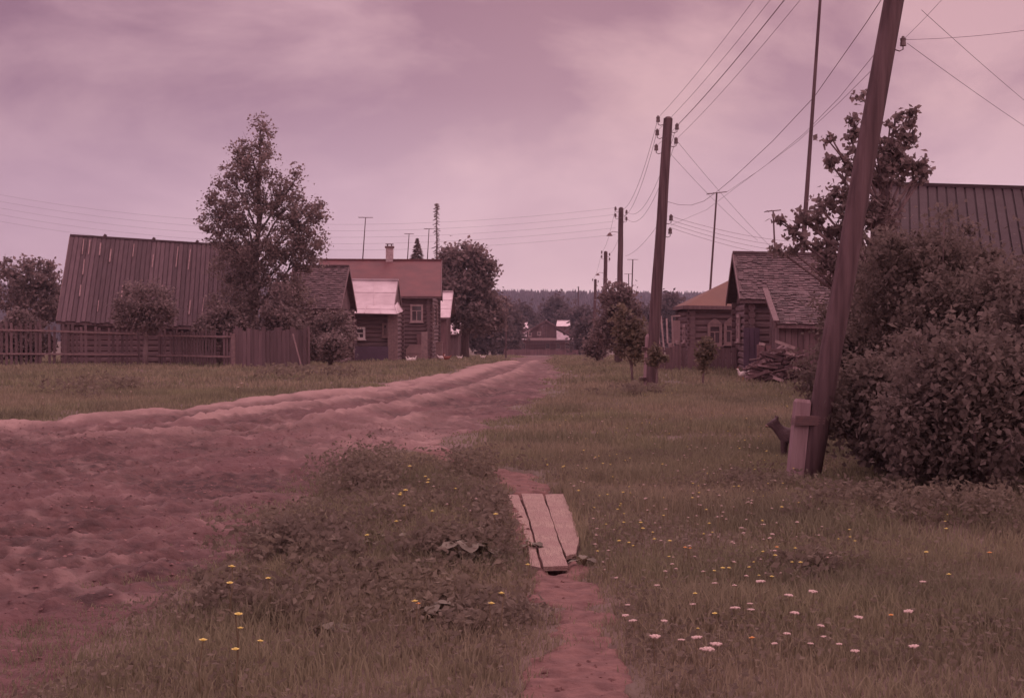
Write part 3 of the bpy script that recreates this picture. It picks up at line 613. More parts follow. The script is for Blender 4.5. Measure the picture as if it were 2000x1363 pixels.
def building(name, label, eL, eR, rL, rR, oe=.35, og=.4, wall='log', wm=None, roof='tin', rmm=None, shed=False, wins=(), cat='house', gm=None, zb=None, group=None, doors=()):
    eL, eR, rL, rR = map(Vector, (eL, eR, rL, rR)); wm = wm or MT['log']; rmm = rmm or MT['tin']; gm = gm or MT['board']
    u = Vector((eR.x - eL.x, eR.y - eL.y, 0)); Ltot = u.length; u.normalize(); v = Vector((-u.y, u.x, 0))
    if (rL - eL).dot(v) < 0: v = -v
    hw = (rL - eL).dot(v); base = Vector((eL.x, eL.y, 0)); sl_ = (rL.z - eL.z) / hw
    c0 = base + u * (Ltot / 2) + v * hw * .5
    zg = zb if zb is not None else float(min(gz(c0.x, c0.y), gz(eL.x, eL.y), gz(eR.x, eR.y))) - .1
    root = empty(name, Vector((c0.x, c0.y, zg)), label, cat, group)
    W_ = (hw if shed else 2 * hw) - 2 * oe
    def pt(a, b, z): return base + u * a + v * b + Vector((0, 0, z))
    a0, a1 = og, Ltot - og; b0 = oe; b1 = b0 + W_
    zw0 = min(eL.z, eR.z) + sl_ * oe - .12; mb = MB()
    zback = (zw0 + sl_ * W_) if shed else zw0
    corners = [(a0, b0), (a1, b0), (a1, b1), (a0, b1)]
    inner = .07
    mb.obox(pt((a0 + a1) / 2, (b0 + b1) / 2, (zg + zw0) / 2), u, v, (0, 0, 1), a1 - a0 - 2 * inner, W_ - 2 * inner, zw0 - zg)
    if wall == 'log':
        nC = max(3, round((zw0 - zg) / .23)); ch = (zw0 - zg) / nC; ex = .18
        for i in range(nC):
            z = zg + ch * (i + .5)
            for b in (b0 + .05, b1 - .05): mb.beam(pt(a0 - ex, b, z), pt(a1 + ex, b, z), ch * 1.0, ch * 1.12, n=8)
            if i < nC - 1:
                for a in (a0 + .05, a1 - .05): mb.beam(pt(a, b0 - ex, z + ch / 2), pt(a, b1 + ex, z + ch / 2), ch * 1.0, ch * 1.12, n=8)
    else:
        bw = .16
        for (p, q_, nn, cnt) in ((pt(a0, b0, 0), pt(a1, b0, 0), -v, int((a1 - a0) / bw)), (pt(a0, b1, 0), pt(a1, b1, 0), v, int((a1 - a0) / bw)),
                                 (pt(a0, b0, 0), pt(a0, b1, 0), -u, int(W_ / bw)), (pt(a1, b0, 0), pt(a1, b1, 0), u, int(W_ / bw))):
            t_ = (q_ - p).normalized(); cnt = max(cnt, 3); Lw = (q_ - p).length
            for i in range(cnt):
                s = (i + .5) / cnt; mb.obox(lerp(p, q_, s) - nn * (inner / 2 - random.uniform(.0, .025)) + Vector((0, 0, (zg + zw0) / 2 + random.uniform(-.02, 0))), t_, nn, (0, 0, 1), Lw / cnt - .012, inner, zw0 - zg - .04)
    mb.build('wall', wm, root)
    for a, sg in ((a0, -1), (a1, 1)):          # gable boards
        gb = MB()
        r_ = rL if sg < 0 else rR; zr = r_.z - .1
        cnt = max(4, int(W_ / .17))
        for i in range(cnt):
            s0 = i / cnt; s1 = (i + 1) / cnt - .006
            def top(s):
                if shed: return zw0 + (zr - sl_ * oe - zw0) * s
                return zw0 + (zr - zw0) * (1 - abs(2 * s - 1))
            o_ = random.uniform(0, .02)
            gb.prism([pt(a - sg * (.05 - o_), lerp(b0, b1, s), z) for s, z in ((s0, zw0 - .05), (s1, zw0 - .05), (s1, top(s1)), (s0, top(s0)))], u * sg * .04)
        gb.build('gable', gm, root)
    gb = MB()
    if shed: gb.obox(pt((a0 + a1) / 2, b1 - .05, (zw0 + zback) / 2), u, v, (0, 0, 1), a1 - a0, .06, zback - zw0); gb.build('back_wall', gm, root)
    rb = MB(); slope(rb, eL, eR, rR, rL, roof)
    if not shed:
        bL = eL + 2 * hw * v + (rL - eL - v * hw - Vector((0, 0, rL.z - eL.z))) * 2; bR = eR + 2 * hw * v + (rR - eR - v * (rR - eR).dot(v) - Vector((0, 0, rR.z - eR.z))) * 2
        bL.z = eL.z; bR.z = eR.z
        slope(rb, bL, bR, rR, rL, roof)
        rb.beam(rL + Vector((0, 0, .04)), rR + Vector((0, 0, .04)), .16, .08)
    ro = rb.build('roof', rmm, root)
    fb = MB()                                   # barge boards and fascia
    ends = [(eL, rL), (eR, rR)] + ([] if shed else [(bL, rL), (bR, rR)])
    for p, q_ in ends: fb.beam(p - Vector((0, 0, .06)), q_ - Vector((0, 0, .06)), .04, .16)
    fb.beam(eL - Vector((0, 0, .075)) + v * .03, eR - Vector((0, 0, .075)) + v * .03, .03, .1)
    fb.build('barge_board', gm, root)
    for w_ in wins:
        side, s, zc, ww, wh = w_[:5]; tm = w_[5] if len(w_) > 5 else MT['trim']; sty = w_[6] if len(w_) > 6 else 'cross'
        if side == 'front': c = pt(lerp(a0, a1, s), b0, zc); t_, nn = u, -v
        elif side == 'left': c = pt(a0, lerp(b0, b1, s), zc); t_, nn = v, -u
        else: c = pt(a1, lerp(b0, b1, s), zc); t_, nn = v, u
        window(root, c + nn * .10, t_, nn, ww, wh, tm, sty)
    for side, s, ww, wh, dm in doors:
        if side == 'front': c = pt(lerp(a0, a1, s), b0, zg + wh / 2 + .1); t_, nn = u, -v
        else: c = pt(a1, lerp(b0, b1, s), zg + wh / 2 + .1); t_, nn = v, u
        d_ = MB()
        for k in range(5): d_.obox(c + nn * .14 + t_ * (k - 2) * ww / 5, t_, nn, (0, 0, 1), ww / 5 - .01, .04, wh)
        d_.obox(c + nn * .17 + Vector((0, 0, wh * .3)), t_, nn, (0, 0, 1), ww, .03, .1); d_.obox(c + nn * .17 - Vector((0, 0, wh * .3)), t_, nn, (0, 0, 1), ww, .03, .1)
        dd = d_.build('door', dm, root)
        MB().obox(c + nn * .20 + t_ * ww * .38, t_, nn, (0, 0, 1), .03, .05, .16).build('handle', MT['iron'], dd)
    return root, pt, (a0, a1, b0, b1, zg, zw0)
def window(root, c, t_, nn, ww, wh, tm, sty='cross'):
    Z = Vector((0, 0, 1)); fr = MB(); cw = .11
    fr.obox(c + t_ * (ww / 2 + cw / 2), t_, nn, Z, cw, .06, wh + 2 * cw); fr.obox(c - t_ * (ww / 2 + cw / 2), t_, nn, Z, cw, .06, wh + 2 * cw)
    fr.obox(c + Z * (wh / 2 + cw / 2), t_, nn, Z, ww, .058, cw); fr.obox(c - Z * (wh / 2 + cw / 2), t_, nn, Z, ww, .058, cw)
    fr.obox(c - Z * (wh / 2 + cw + .02) + nn * .03, t_, nn, Z, ww + 2 * cw + .1, .12, .04)
    if sty == 'arch':
        fr.prism([c + Z * (wh / 2 + cw) + t_ * x + Z * z for x, z in ((-ww / 2 - cw, 0), (ww / 2 + cw, 0), (ww / 4, .17), (0, .21), (-ww / 4, .17))], nn * .05)
    mz = .18 * wh if sty != 'mid' else 0
    fr.obox(c + Z * mz - nn * .012, t_, nn, Z, ww, .035, .05); fr.obox(c - Z * (wh / 2 - mz) * .5 - Z * (.0) + Z * (mz * .5) - nn * .012 - Z * (mz * .5), t_, nn, Z, .05, .033, (wh / 2 + mz) - .01)
    f_ = fr.build('window', tm, root)
    MB().obox(c - nn * .035, t_, nn, Z, ww, .02, wh).build('pane', MT['glass'], f_)

def mk(eL, rL, L_, dze=0., dzr=0.):
    v = Vector((rL.x - eL.x, rL.y - eL.y, 0)).normalized(); u = Vector((v.y, -v.x, 0))
    return eL, eL + u * L_ + Vector((0, 0, dze)), rL, rL + u * L_ + Vector((0, 0, dzr))
BARN = mk(P(110, 627, 60), P(137, 461, 64), 8.2, -.35, -.46)
# dark barn on the left
b_, pt, q = building('barn', 'long low dark barn with sagging board roof at the left', *BARN, .35, .3, 'log', MT['log'], 'board', MT['darkroof'], cat='barn')
e0, e1, r0, r1 = BARN
nrm = (e1 - e0).cross(r0 - e0).normalized(); nrm = nrm if nrm.z > 0 else -nrm
for (x0, y0, x1, y1) in [(197, 478, 192, 502), (164, 470, 150, 500), (176, 472, 168, 500), (158, 560, 152, 582), (193, 590, 187, 612), (262, 480, 255, 505), (217, 490, 212, 515), (348, 485, 340, 525), (372, 490, 362, 530), (372, 590, 367, 618), (419, 580, 410, 622), (398, 585, 392, 618), (433, 605, 428, 622), (165, 510, 160, 540), (300, 500, 297, 525), (240, 560, 236, 590), (318, 560, 312, 590)]:
    def pr(px, py):
        o = Vector((0, 0, EYE)); dr = P(px, py, 1.0) - o; t = (e0 - o).dot(nrm) / dr.dot(nrm); return o + dr * t + nrm * .10
    MB().beam(pr(x0, y0), pr(x0 - (y1 - y0) * .11, y1), random.uniform(.03, .07), .02, up=nrm).build('batten', MT['palebatten'], b_)
for px in (205, 305, 395): c = lerp(r0, r1, (px - 137) / 383); MB().beam(c, c + Vector((.1, 0, .16)), .16, .1).build('ridge_peg', MT['darkroof'], b_)
# shingled shed behind the fence
building('shed', 'small shingled log shed left of the tin-roofed house', P(560, 603, 64), P(666, 603, 64), P(572, 520, 67.2), P(682, 521, 67.2), .3, .25, 'log', MT['log'], 'shingle', MT['shingle'], cat='shed')
# red roofed house
rh, pt, q = building('red_roofed_house', 'large log house with long plain red roof behind the tin-roofed house', P(620, 577, 79.5), P(862, 579, 79.5), P(624, 508, 84.5), P(863, 509, 84.5), .5, .7, 'log', MT['log'], 'plain', MT['redroof'],
    wins=[('front', .872, 0, .62, .95, MT['trim'])] and [('front', .872, P(804, 612, 80).z, .5, .78, MT['trim']), ('right', .22, P(845, 615, 82).z, .6, .9, MT['dimtrim']), ('right', .22, P(845, 660, 82).z + .15, .6, .7, MT['dimtrim']), ('right', .7, P(845, 615, 82).z, .6, .9, MT['dimtrim'])],
    doors=[('front', .94, .75, 1.6, MT['redbrown'])])
a0, a1, b0, b1, zg, zw = q
cb = MB(); c = P(761, 508, 84.5); sgm = 84.5 / F
cb.obox(Vector((c.x, c.y, c.z + .15)), (1, 0, 0), (0, 1, 0), (0, 0, 1), .42, .42, 1.1); ch = cb.build('chimney', MT['plaster'], rh)
cb = MB(); cb.obox(Vector((c.x, c.y, c.z + .76)), (1, 0, 0), (0, 1, 0), (0, 0, 1), .52, .52, .12)
for s in (-1, 1): cb.obox(Vector((c.x + s * .12, c.y, c.z + .86)), (1, 0, 0), (0, 1, 0), (0, 0, 1), .05, .3, .12)
cb.obox(Vector((c.x, c.y, c.z + .94)), (1, 0, 0), (0, 1, 0), (0, 0, 1), .46, .46, .03); cb.build('chimney_cap', MT['iron'], ch)
# grey stacked sheet and boards leaning on it
def lean_board(name, label, cat, p0, p1, w, th, m, group=None):
    o = MB().beam(p0, p1, w, th, up=(0, 1, 0)).build(name, m); return tag(o, label, cat, group)
mb = MB(); c = on(808, 77.6); mb.prism([c + Vector((x, 0, z)) for x, z in ((-.42, 0), (.42, 0), (.42, .95), (-.22, .95), (-.42, .7))], (0, .05, 0))
mb.obox(c + Vector((0, -.01, .5)), (1, 0, 0), (0, 1, 0), (0, 0, 1), .84, .04, .04); tag(mb.build('wooden_shield', MT['curtain']), 'pale grey panel leaning below the upstairs window of the red-roofed house', 'panel')
lean_board('leaning_board', 'wide pale board standing right of the grey panel', 'board', on(829, 78), P(829, 648, 78.6), .34, .05, MT['dimtrim'])
mb = MB(); c = on(858, 84); mb.obox(c + Vector((0, 0, .55)), (1, 0, 0), (0, 1, 0), (0, 0, 1), .38, .3, 1.1); mb.obox(c + Vector((0, 0, 1.12)), (1, 0, 0), (0, 1, 0), (0, 0, 1), .44, .36, .04)
tag(mb.build('storage_box', MT['curtain']), 'upright pale box by the corner of the red-roofed house', 'box')
# tin roofed porch house
th_, pt, q = building('tin_roofed_house', 'low dark log house with pale tin roof in front of the red roof', P(690, 596, 73.2), P(771, 597, 73.2), P(685, 547, 75.6), P(778, 548, 75.6), .1, .05, 'log', MT['log'], 'tin', MT['tin'],
    wins=[('front', .12, P(697, 651, 73).z, .42, .42, MT['white'], 'mid'), ('front', .78, P(751, 645, 73).z, .10, .5, MT['dimtrim'])])
rb = MB(); slope(rb, P(679, 611, 72.3), P(776, 613, 72.3), P(771, 596.5, 73.2), P(690, 595.5, 73.2), 'tin', .04)
slope(rb, P(776, 613, 72.3), P(787, 608, 73.6), P(776, 590, 73.6), P(771, 597, 73.2), 'tin', .04)
rb.build('roof_skirt', MT['tin'], th_)
mb = MB(); c = P(767, 648, 72.9)
for k in range(4): mb.obox(Vector((c.x - .2 + k * .13, c.y, (c.z) - .3)), (1, 0, 0), (0, 1, 0), (0, 0, 1), .125, .04, 2.3)
tag(mb.build('door', MT['dimtrim'], th_), 'tall pale boarded door at the right corner')
mb = MB(); c = on(722, 72.9); mb.obox(Vector((c.x, c.y, c.z + .42)), (1, 0, 0), (0, 1, 0), (0, 0, 1), 1.9, .05, .8); mb.build('painted_base', MT['blue'], th_)
# houses further along on the left
building('tin_roofed_cottage', 'first pale tin roof seen right behind the red-roofed house', P(760, 620, 94), P(879, 620, 94), P(775, 570, 98), P(885, 570, 98), .35, .3, 'board', MT['redbrown'], 'tin', MT['tin'], group='cottages along the left of the street')
building('tin_roofed_cottage', 'second pale tin roof down the street on the left', P(820, 652, 118), P(901, 652, 118), P(830, 620, 121.5), P(906, 620, 121.5), .35, .3, 'board', MT['board'], 'tin', MT['tin'], group='cottages along the left of the street')
c1 = P(952, 664, 165); building('tin_roofed_cottage', 'steep bright roof slope half hidden by trees left of the street', P(934, 666, 168), P(956, 662, 164), P(918, 640, 170), P(930, 638, 166), .15, .1, 'board', MT['board'], 'tin', MT['tin'], shed=True, group='cottages along the left of the street')
building('tin_roofed_cottage', 'small bright roof between the trees above the road on the left', P(962, 639, 260), P(986, 640, 260), P(958, 625, 264), P(990, 625, 264), .3, .2, 'board', MT['board'], 'tin', MT['tin'], group='cottages along the left of the street')
# gabled house closing the street
gh, pt, q = building('gabled_house', 'distant brown house with its gable closing the end of the street', P(1004, 663, 212), P(1004, 660, 221), P(1067, 625, 212), P(1067, 627, 221), .5, .3, 'log', MT['redbrown'], 'tin', MT['tin'], gm=MT['redbrown'])
for s in (0, 1):
    rb = MB()
    if s: slope(rb, P(1087, 664, 210.5), P(1124, 663, 210.5), P(1089, 646, 211.6), P(1087, 645, 211.6), 'plain', .1)
    else: slope(rb, P(1002, 663, 210.5), P(1028, 663, 210.5), P(1029, 649, 211.6), P(1028, 649, 211.6), 'plain', .1)
    rb.build('corner_roof', MT['tin'], gh)
slope_b = MB(); slope(slope_b, P(1030, 664, 210.3), P(1087, 664, 210.3), P(1087, 660, 211.4), P(1030, 660, 211.4), 'plain', .08); slope_b.build('pent_roof', MT['dimtrim'], gh)
window(gh, P(1053, 651, 211.3), Vector((1, 0, 0)), Vector((0, -1, 0)), .35, .35, MT['trim'])
window(gh, P(1035, 652, 211.2), Vector((1, 0, 0)), Vector((0, -1, 0)), .3, .6, MT['trim'])
for px in (1022, 1070, 1090, 1108): window(gh, P(px, 676, 211.2), Vector((1, 0, 0)), Vector((0, -1, 0)), .5, .7, MT['dimtrim'])
for px, py, d, w_, lab in [(1012, 634, 226, 40, 'far hazy pale roof left behind the distant gabled house'), (1100, 630, 228, 28, 'far pale roof just right of the distant gable'), (1143, 637, 234, 16, 'far pale roof between trees right of the distant gable')]:
    building('distant_cottage', lab, P(px - w_ / 2, py + 7, d), P(px + w_ / 2, py + 7, d), P(px - w_ / 2 + 2, py - 4, d + 3), P(px + w_ / 2 - 1, py - 4, d + 3), .3, .2, 'board', MT['redbrown'], 'plain', MT['tin'], group='cottages beyond the end of the street')
# right side: shingled log house with lean-to
mh, pt, q = building('log_house', 'old dark log house with shingled roof on the right of the street', *mk(P(1445, 584, 45), P(1431, 495, 48), 5.2, -.1, -.12), .35, .35, 'log', MT['log'], 'shingle', MT['shingle'],
    wins=[('left', .62, P(1441, 641, 47.5).z, .75, .72, MT['trim'])])
lt = building('lean_to', 'shingled lean-to shed built against the old log house', *mk(P(1516, 632, 40.6), P(1494, 569, 43.8), 2.3, -.05, -.05), .25, .12, 'board', MT['board'], 'shingle', MT['shingle'], shed=True, cat='shed')[0]
MB().beam(P(1516, 632, 40.5) + Vector((0, -.03, .06)), P(1494, 569, 43.7) + Vector((0, -.03, .08)), .16, .06).build('edge_board', MT['board'], lt)
mb = MB(); c = on(1468, 44.6); mb.obox(c + Vector((0, 0, .75)), (1, 0, 0), (0, 1, 0), (0, 0, 1), .5, .05, 1.5)
for k in (-1, 0, 1): mb.obox(c + Vector((k * .16, -.03, .75)), (1, 0, 0), (0, 1, 0), (0, 0, 1), .14, .03, 1.46)
tag(mb.build('blue_gate', MT['blue']), 'narrow dark blue gate at the corner of the log house', 'gate')
# orange hip roof house
def hip_house():
    d0, d1 = 54.5, 59
    eL, eR = P(1336, 597, d0), P(1560, 600, d0); bL = Vector((eL.x + .1, d1, eL.z)); bR = Vector((eR.x, d1, eR.z)); rL = P(1423, 548, 56.7); rR = Vector((eR.x - 1.6, 56.7, rL.z))
    zg = float(gz(eL.x, 56)) - .15; root = empty('orange_roofed_house', Vector((7.5, 56.5, zg)), 'dark log house with low orange hipped roof behind the second utility pole', 'house')
    rb = MB(); slope(rb, eL, eR, rR, rL, 'plain'); slope(rb, bL, bR, rR, rL, 'plain'); slope(rb, bL, eL, rL, rL + Vector((0, .01, 0)), 'plain'); slope(rb, eR, bR, rR + Vector((0, .01, 0)), rR, 'plain')
    rb.build('roof', MT['orangeroof'], root)
    mb = MB(); x0, x1, y0, y1, zt = eL.x + .35, eR.x - .35, d0 + .35, d1 - .35, eL.z - .04
    mb.obox(((x0 + x1) / 2, (y0 + y1) / 2, (zg + zt) / 2), (1, 0, 0), (0, 1, 0), (0, 0, 1), x1 - x0 - .15, y1 - y0 - .15, zt - zg)
    n = int((zt - zg) / .23); ch = (zt - zg) / n
    for i in range(n):
        z = zg + ch * (i + .5)
        for y in (y0, y1): mb.beam((x0 - .18, y, z), (x1 + .18, y, z), ch, ch * 1.1, n=8)
        if i < n - 1:
            for x in (x0, x1): mb.beam((x, y0 - .18, z + ch / 2), (x, y1 + .18, z + ch / 2), ch, ch * 1.1, n=8)
    mb.build('wall', MT['log'], root)
    MB().beam(eL - Vector((0, 0, .06)), eR - Vector((0, 0, .06)), .05, .14).beam(eL - Vector((0, 0, .06)), bL - Vector((0, 0, .06)), .05, .14).build('barge_board', MT['board'], root)
    X = Vector((1, 0, 0)); Y = Vector((0, -1, 0))
    window(root, P(1396, 654, d0 + .2), X, Y, .34, .62, MT['dimtrim'], 'arch')
    window(root, P(1428, 652, d0 + .2), X, Y, .34, .62, MT['dimtrim'], 'arch')
    window(root, Vector((x0 - .1, y0 + 1.6, P(1334, 652, d0).z)), Vector((0, 1, 0)), -X, .5, .5, MT['trim'])
hip_house()
# big dark roofed house behind the lilacs
building('big_roofed_house', 'large house with plain dark roof rising behind the lilac bushes at the right edge', *mk(P(1700, 520, 29), P(1705, 362, 32.5), 9, -.4, -.5), .4, .4, 'log', MT['log'], 'board', MT['bigroof'])

# ------------------------------------------------------------------ fences, yard clutter
def fence(name, label, pts, style, m, h=None):
    root = empty(name, on(*pts[0][:2]), label, 'fence'); pan = MB(); rails = MB()
    for (px0, d0, t0), (px1, d1, t1) in zip(pts[:-1], pts[1:]):
        a, b = on(px0, d0), on(px1, d1); ha, hb = P(px0, t0, d0).z - a.z, P(px1, t1, d1).z - b.z
        Lf = (Vector((b.x, b.y, 0)) - Vector((a.x, a.y, 0))).length; t_ = Vector((b.x - a.x, b.y - a.y, 0)).normalized(); nn = Vector((t_.y, -t_.x, 0)); nn = nn if nn.y < 0 else -nn
        bw, gap = (.10, .07) if style == 'picket' else (.17, .012)
        k = int(Lf / (bw + gap))
        for i in range(k):
            s = (i + .5) / k; p = lerp(a, b, s); hh_ = lerp(ha, hb, s) * random.uniform(.93, 1.03)
            if style == 'picket' and random.random() < .06: continue
            ln = random.uniform(-.02, .02); pan.beam(p + nn * .05 + Vector((0, 0, -.05)), p + nn * .05 + t_ * ln + Vector((0, 0, hh_)), bw, .025, up=nn)
        for q_ in ((.84, .3) if style == 'picket' else (.8, .25)):
            rails.beam(a + Vector((0, 0, ha * q_)) + (nn * .10 if style == 'picket' else -nn * 0), b + Vector((0, 0, hb * q_)) + (nn * .10 if style == 'picket' else -nn * 0), .05, .07)
        np_ = max(1, int(Lf / 2.4))
        for i in range(np_ + 1):
            s = i / np_; p = lerp(a, b, s)
            MB().beam(p - nn * .07 + Vector((0, 0, -.2)), p - nn * .07 + Vector((0, 0, lerp(ha, hb, s) + .08)), .13, .13, n=6).build('post', m, root)
    pan.build('panel', m, root); rails.build('rail', MT['dimtrim'] if style == 'picket' else m, root); return root
fence('picket_fence', 'low grey picket fence in front of the dark barn', [(-40, 56, 630), (75, 56.5, 632), (270, 57, 640)], 'picket', MT['greyboard'])
fence('picket_fence', 'weathered picket fence between the apple tree and the board fence', [(310, 57, 644), (455, 54.5, 646)], 'picket', MT['greyboard'])
fence('board_fence', 'tall rough upright board fence beneath the birch', [(460, 54, 641), (600, 52.5, 641)], 'board', MT['greyboard'])
fence('board_fence', 'brown board fence in front of the distant gabled house', [(985, 192, 682), (1130, 192, 683)], 'board', MT['redbrown'])
fence('board_fence', 'low dark board fence before the orange-roofed house', [(1288, 50, 676), (1440, 49.5, 678)], 'board', MT['board'])
lean_board('leaning_stick', 'long thin pole leaning on the board fence beneath the birch', 'pole', on(590, 51.8), P(572, 652, 52.4), .05, .05, MT['dimtrim'])
mb = MB(); c = on(457, 54); mb.beam(c, c + Vector((0, 0, 1.25)), .22, .22, n=8); mb.beam(c + Vector((0, 0, 1.25)), c + Vector((0, 0, 1.30)), .26, .26, n=8)
tag(mb.build('gate_post', MT['dimtrim']), 'pale thick gate post where picket and board fences meet', 'post')
for i, (x0, y0, x1, y1) in enumerate([(1289, 662, 1284, 620), (1297, 658, 1291, 617), (1304, 645, 1302, 622)]):
    lean_board('leaning_board', ['leftmost thin pale board leaning right of the second pole', 'middle pale board leaning right of the second pole', 'shortest pale board nearest the white panel'][i], 'board', P(x0, y0 + 26, 51), P(x1, y1, 51.3), .06, .03, MT['trim'], 'pale boards leaning in the right yard')
mb = MB(); a = P(1321, 668, 51); Z = Vector((0, 0, 1)); X = Vector((1, 0, 0)); Y = Vector((0, 1, 0))
mb.obox(P(1320, 648, 51), X, Y, Z, .30, .03, .82); fr = mb.build('old_door', MT['curtain']); tag(fr, 'pale panel in a tall frame standing by the orange-roofed house', 'door panel')
mb = MB(); mb.beam(P(1312, 616, 51), P(1316, 690, 51), .05, .05); mb.beam(P(1312, 617, 51), P(1329, 617, 51), .05, .05); mb.build('frame', MT['trim'], fr)
for px, py, lab in [(1310, 674, 'left small white bucket on the yard clutter'), (1324, 669, 'right small white crate on the yard clutter')]:
    mb = MB(); c = P(px, py, 49.2); mb.beam(c - Z * .07, c + Z * .07, .14, .14, n=8, w2=.18); tag(mb.build('bucket', MT['trim']), lab, 'bucket', 'buckets upside down on stakes')
    tag(MB().tube([Vector((c.x, c.y, float(gz(c.x, c.y)) - .1)), c - Z * .07], .025, 6).build('wooden_stake', MT['board']), 'dark stake under the ' + lab.replace(' on the yard clutter', ''), 'stake')
# woodpile and boards heap by the lean-to
hp = on(1525, 39.6); wp = empty('woodpile', hp, 'untidy heap of firewood and old boards beside the lean-to', 'woodpile'); mb = MB(); mp_ = MB()
for i in range(120):
    a = random.uniform(0, 3.1); q_ = random.random() ** .6; x_ = hp.x + random.uniform(-.75, .75); zt = .95 * (1 - (abs(x_ - hp.x) / .95) ** 2)
    c = Vector((x_, hp.y + random.uniform(-.5, .35), hp.z + random.uniform(.05, max(zt, .1)))); dv = Vector((math.cos(a) * .35, math.sin(a) * .2, random.uniform(-.12, .12)))
    (mp_ if random.random() < .10 else mb).beam(c - dv, c + dv, random.uniform(.05, .11), random.uniform(.04, .1), n=random.choice((4, 6)))
mb.build('firewood', MT['board'], wp); mp_.build('pale_firewood', MT['stub'], wp)
for x0, y0, x1, y1, lab in [(1514, 666, 1553, 680, 'upper pale board sticking out of the woodpile'), (1483, 671, 1494, 673, 'short bright board on the left of the woodpile'), (1535, 688, 1552, 693, 'short broad reddish board on the woodpile'), (1549, 718, 1570, 725, 'pale board low on the right of the woodpile'), (1510, 737, 1530, 744, 'grey board lying at the foot of the woodpile')]:
    lean_board('loose_board', lab, 'board', P(x0, y0, 38.9), P(x1, y1, 38.8), .08, .05, MT['trim'], 'loose boards on the woodpile')
fence('board_fence', 'short brown plank screen left of the woodpile', [(1480, 40.3, 678), (1500, 40.1, 680), (1530, 40, 684)], 'board', MT['redbrown'])

# ------------------------------------------------------------------ utility poles
def insulator(root, p, side, k=1):
    """hook, bent upward, with a bell-shaped insulator"""
    s = Vector((side, 0, 0)); mb = MB(); mb.tube([p, p + s * .10 * k - Z * .03 * k, p + s * .16 * k, p + s * .16 * k + Z * .10 * k], .011 * k, 6); o = mb.build('insulator', MT['iron'], root)
    c = p + s * .16 * k; mb = MB()
    for z0, z1, r0_, r1_ in ((.06, .13, .055, .05), (.13, .19, .045, .055), (.19, .23, .035, .022)):
        mb.beam(c + Z * z0 * k, c + Z * z1 * k, r0_ * 2 * k, r0_ * 2 * k, n=10, w2=r1_ * 2 * k)
    mb.build('bell', MT['ceramic'], o); return c + Z * .17 * k
def pole(label, d, basepx, toppx, toppy, r0, r1, ins, stub=None, lamp=None, group='utility poles along the street', dd=0):
    b = on(basepx, d); t = P(toppx, toppy, d + dd); root = empty('utility_pole', b, label, 'utility pole', group)
    pts = [lerp(b, t, k / 8) + Vector((random.uniform(-.01, .01), 0, 0)) for k in range(9)]; pts[0] = b - Z * .3 ; pts[-1] = t
    mb = MB(); mb.tube(pts, [lerp(r0, r1, k / 8) for k in range(9)], 12); mb.beam(t, t + Z * .05, r1 * 1.9, r1 * 1.9, n=12, w2=r1 * 1.0); mb.build('shaft', MT['pole'], root, smooth=False)
    res = []
    for dist, side in ins:
        p = t + (b - t).normalized() * dist; res.append(insulator(root, p + Vector((side * r1 * .8, 0, 0)), side))
    if stub:
        x0, x1, top_h, w_, m = stub; a = b + Vector((x0, -.0, -.25)); e = b + Vector((x1, 0, top_h))
        mb = MB(); mb.beam(a, e, w_, w_ * .95, n=8); mb.beam(e, e + (e - a).normalized() * .08, w_, w_, n=8, w2=w_ * .5); mb.build('stub_post', m, root)
        for q_ in (.22, .78):
            c = lerp(b, t, top_h * q_ / (t.z - b.z)) * .5 + lerp(a, e, q_) * .5; wb = abs(lerp(x0, x1, q_)) + w_ + r0 * .7
            mb = MB(); dz = (e - a).normalized()
            for k in range(5): mb.beam(Vector((c.x - wb * .62, c.y, c.z)) + dz * (k - 2) * .022, Vector((c.x + wb * .62, c.y, c.z)) + dz * (k - 2) * .022, w_ * 1.0 + .03, .016, n=10)
            mb.build('wire_binding', MT['iron'], root)
    if lamp:
        p = t + (b - t).normalized() * lamp; mb = MB(); mb.tube([p, p + Vector((-.35, 0, .06)), p + Vector((-.5, 0, -.02))], .014, 6); l_ = mb.build('lamp_arm', MT['iron'], root)
        MB().beam(p + Vector((-.5, 0, 0)), p + Vector((-.5, 0, -.14)), .08, .08, n=12, w2=.30).build('lamp_shade', MT['iron'], l_)
    return t, res
# near leaning pole
D1 = 14.5
b1 = on(1580, D1); topv = P(1738, 41, D1); dirv = (topv - b1).normalized(); t1 = b1 + dirv * 7.3
tpx = 1000 + t1.x / D1 * F; tpy = 635 - (t1.z - EYE) / D1 * F
pole_dir = dirv
root1 = empty('utility_pole', b1, 'nearest utility pole, dark and leaning right, lashed to a pale stub post', 'utility pole', 'utility poles along the street')
pts = [b1 + dirv * (7.3 * k / 10) + Vector((random.uniform(-.008, .008), 0, 0)) for k in range(11)]; pts[0] = b1 - dirv * .3
mb = MB(); mb.tube(pts, [lerp(.118, .095, k / 10) for k in range(11)], 16); mb.build('shaft', MT['pole'], root1, smooth=True)
T1 = []
for dist, side in ((.2, 1), (.35, -1), (.6, 1), (.8, -1), (1.1, -1)): T1.append(insulator(root1, b1 + dirv * (7.3 - dist) + Vector((side * .08, 0, 0)), side))
low_ins = insulator(root1, P(1746, 97, D1), 1, .58)
mb = MB(); a, e = P(1550, 952, D1 - .02), P(1567, 786, D1 + .02); mb.beam(a, e, .15, .16, n=4); e2 = e + (e - a).normalized() * .035; mb.beam(e, e2, .15, .16, n=4, w2=.12); mb.build('stub_post', MT['stub'], root1)
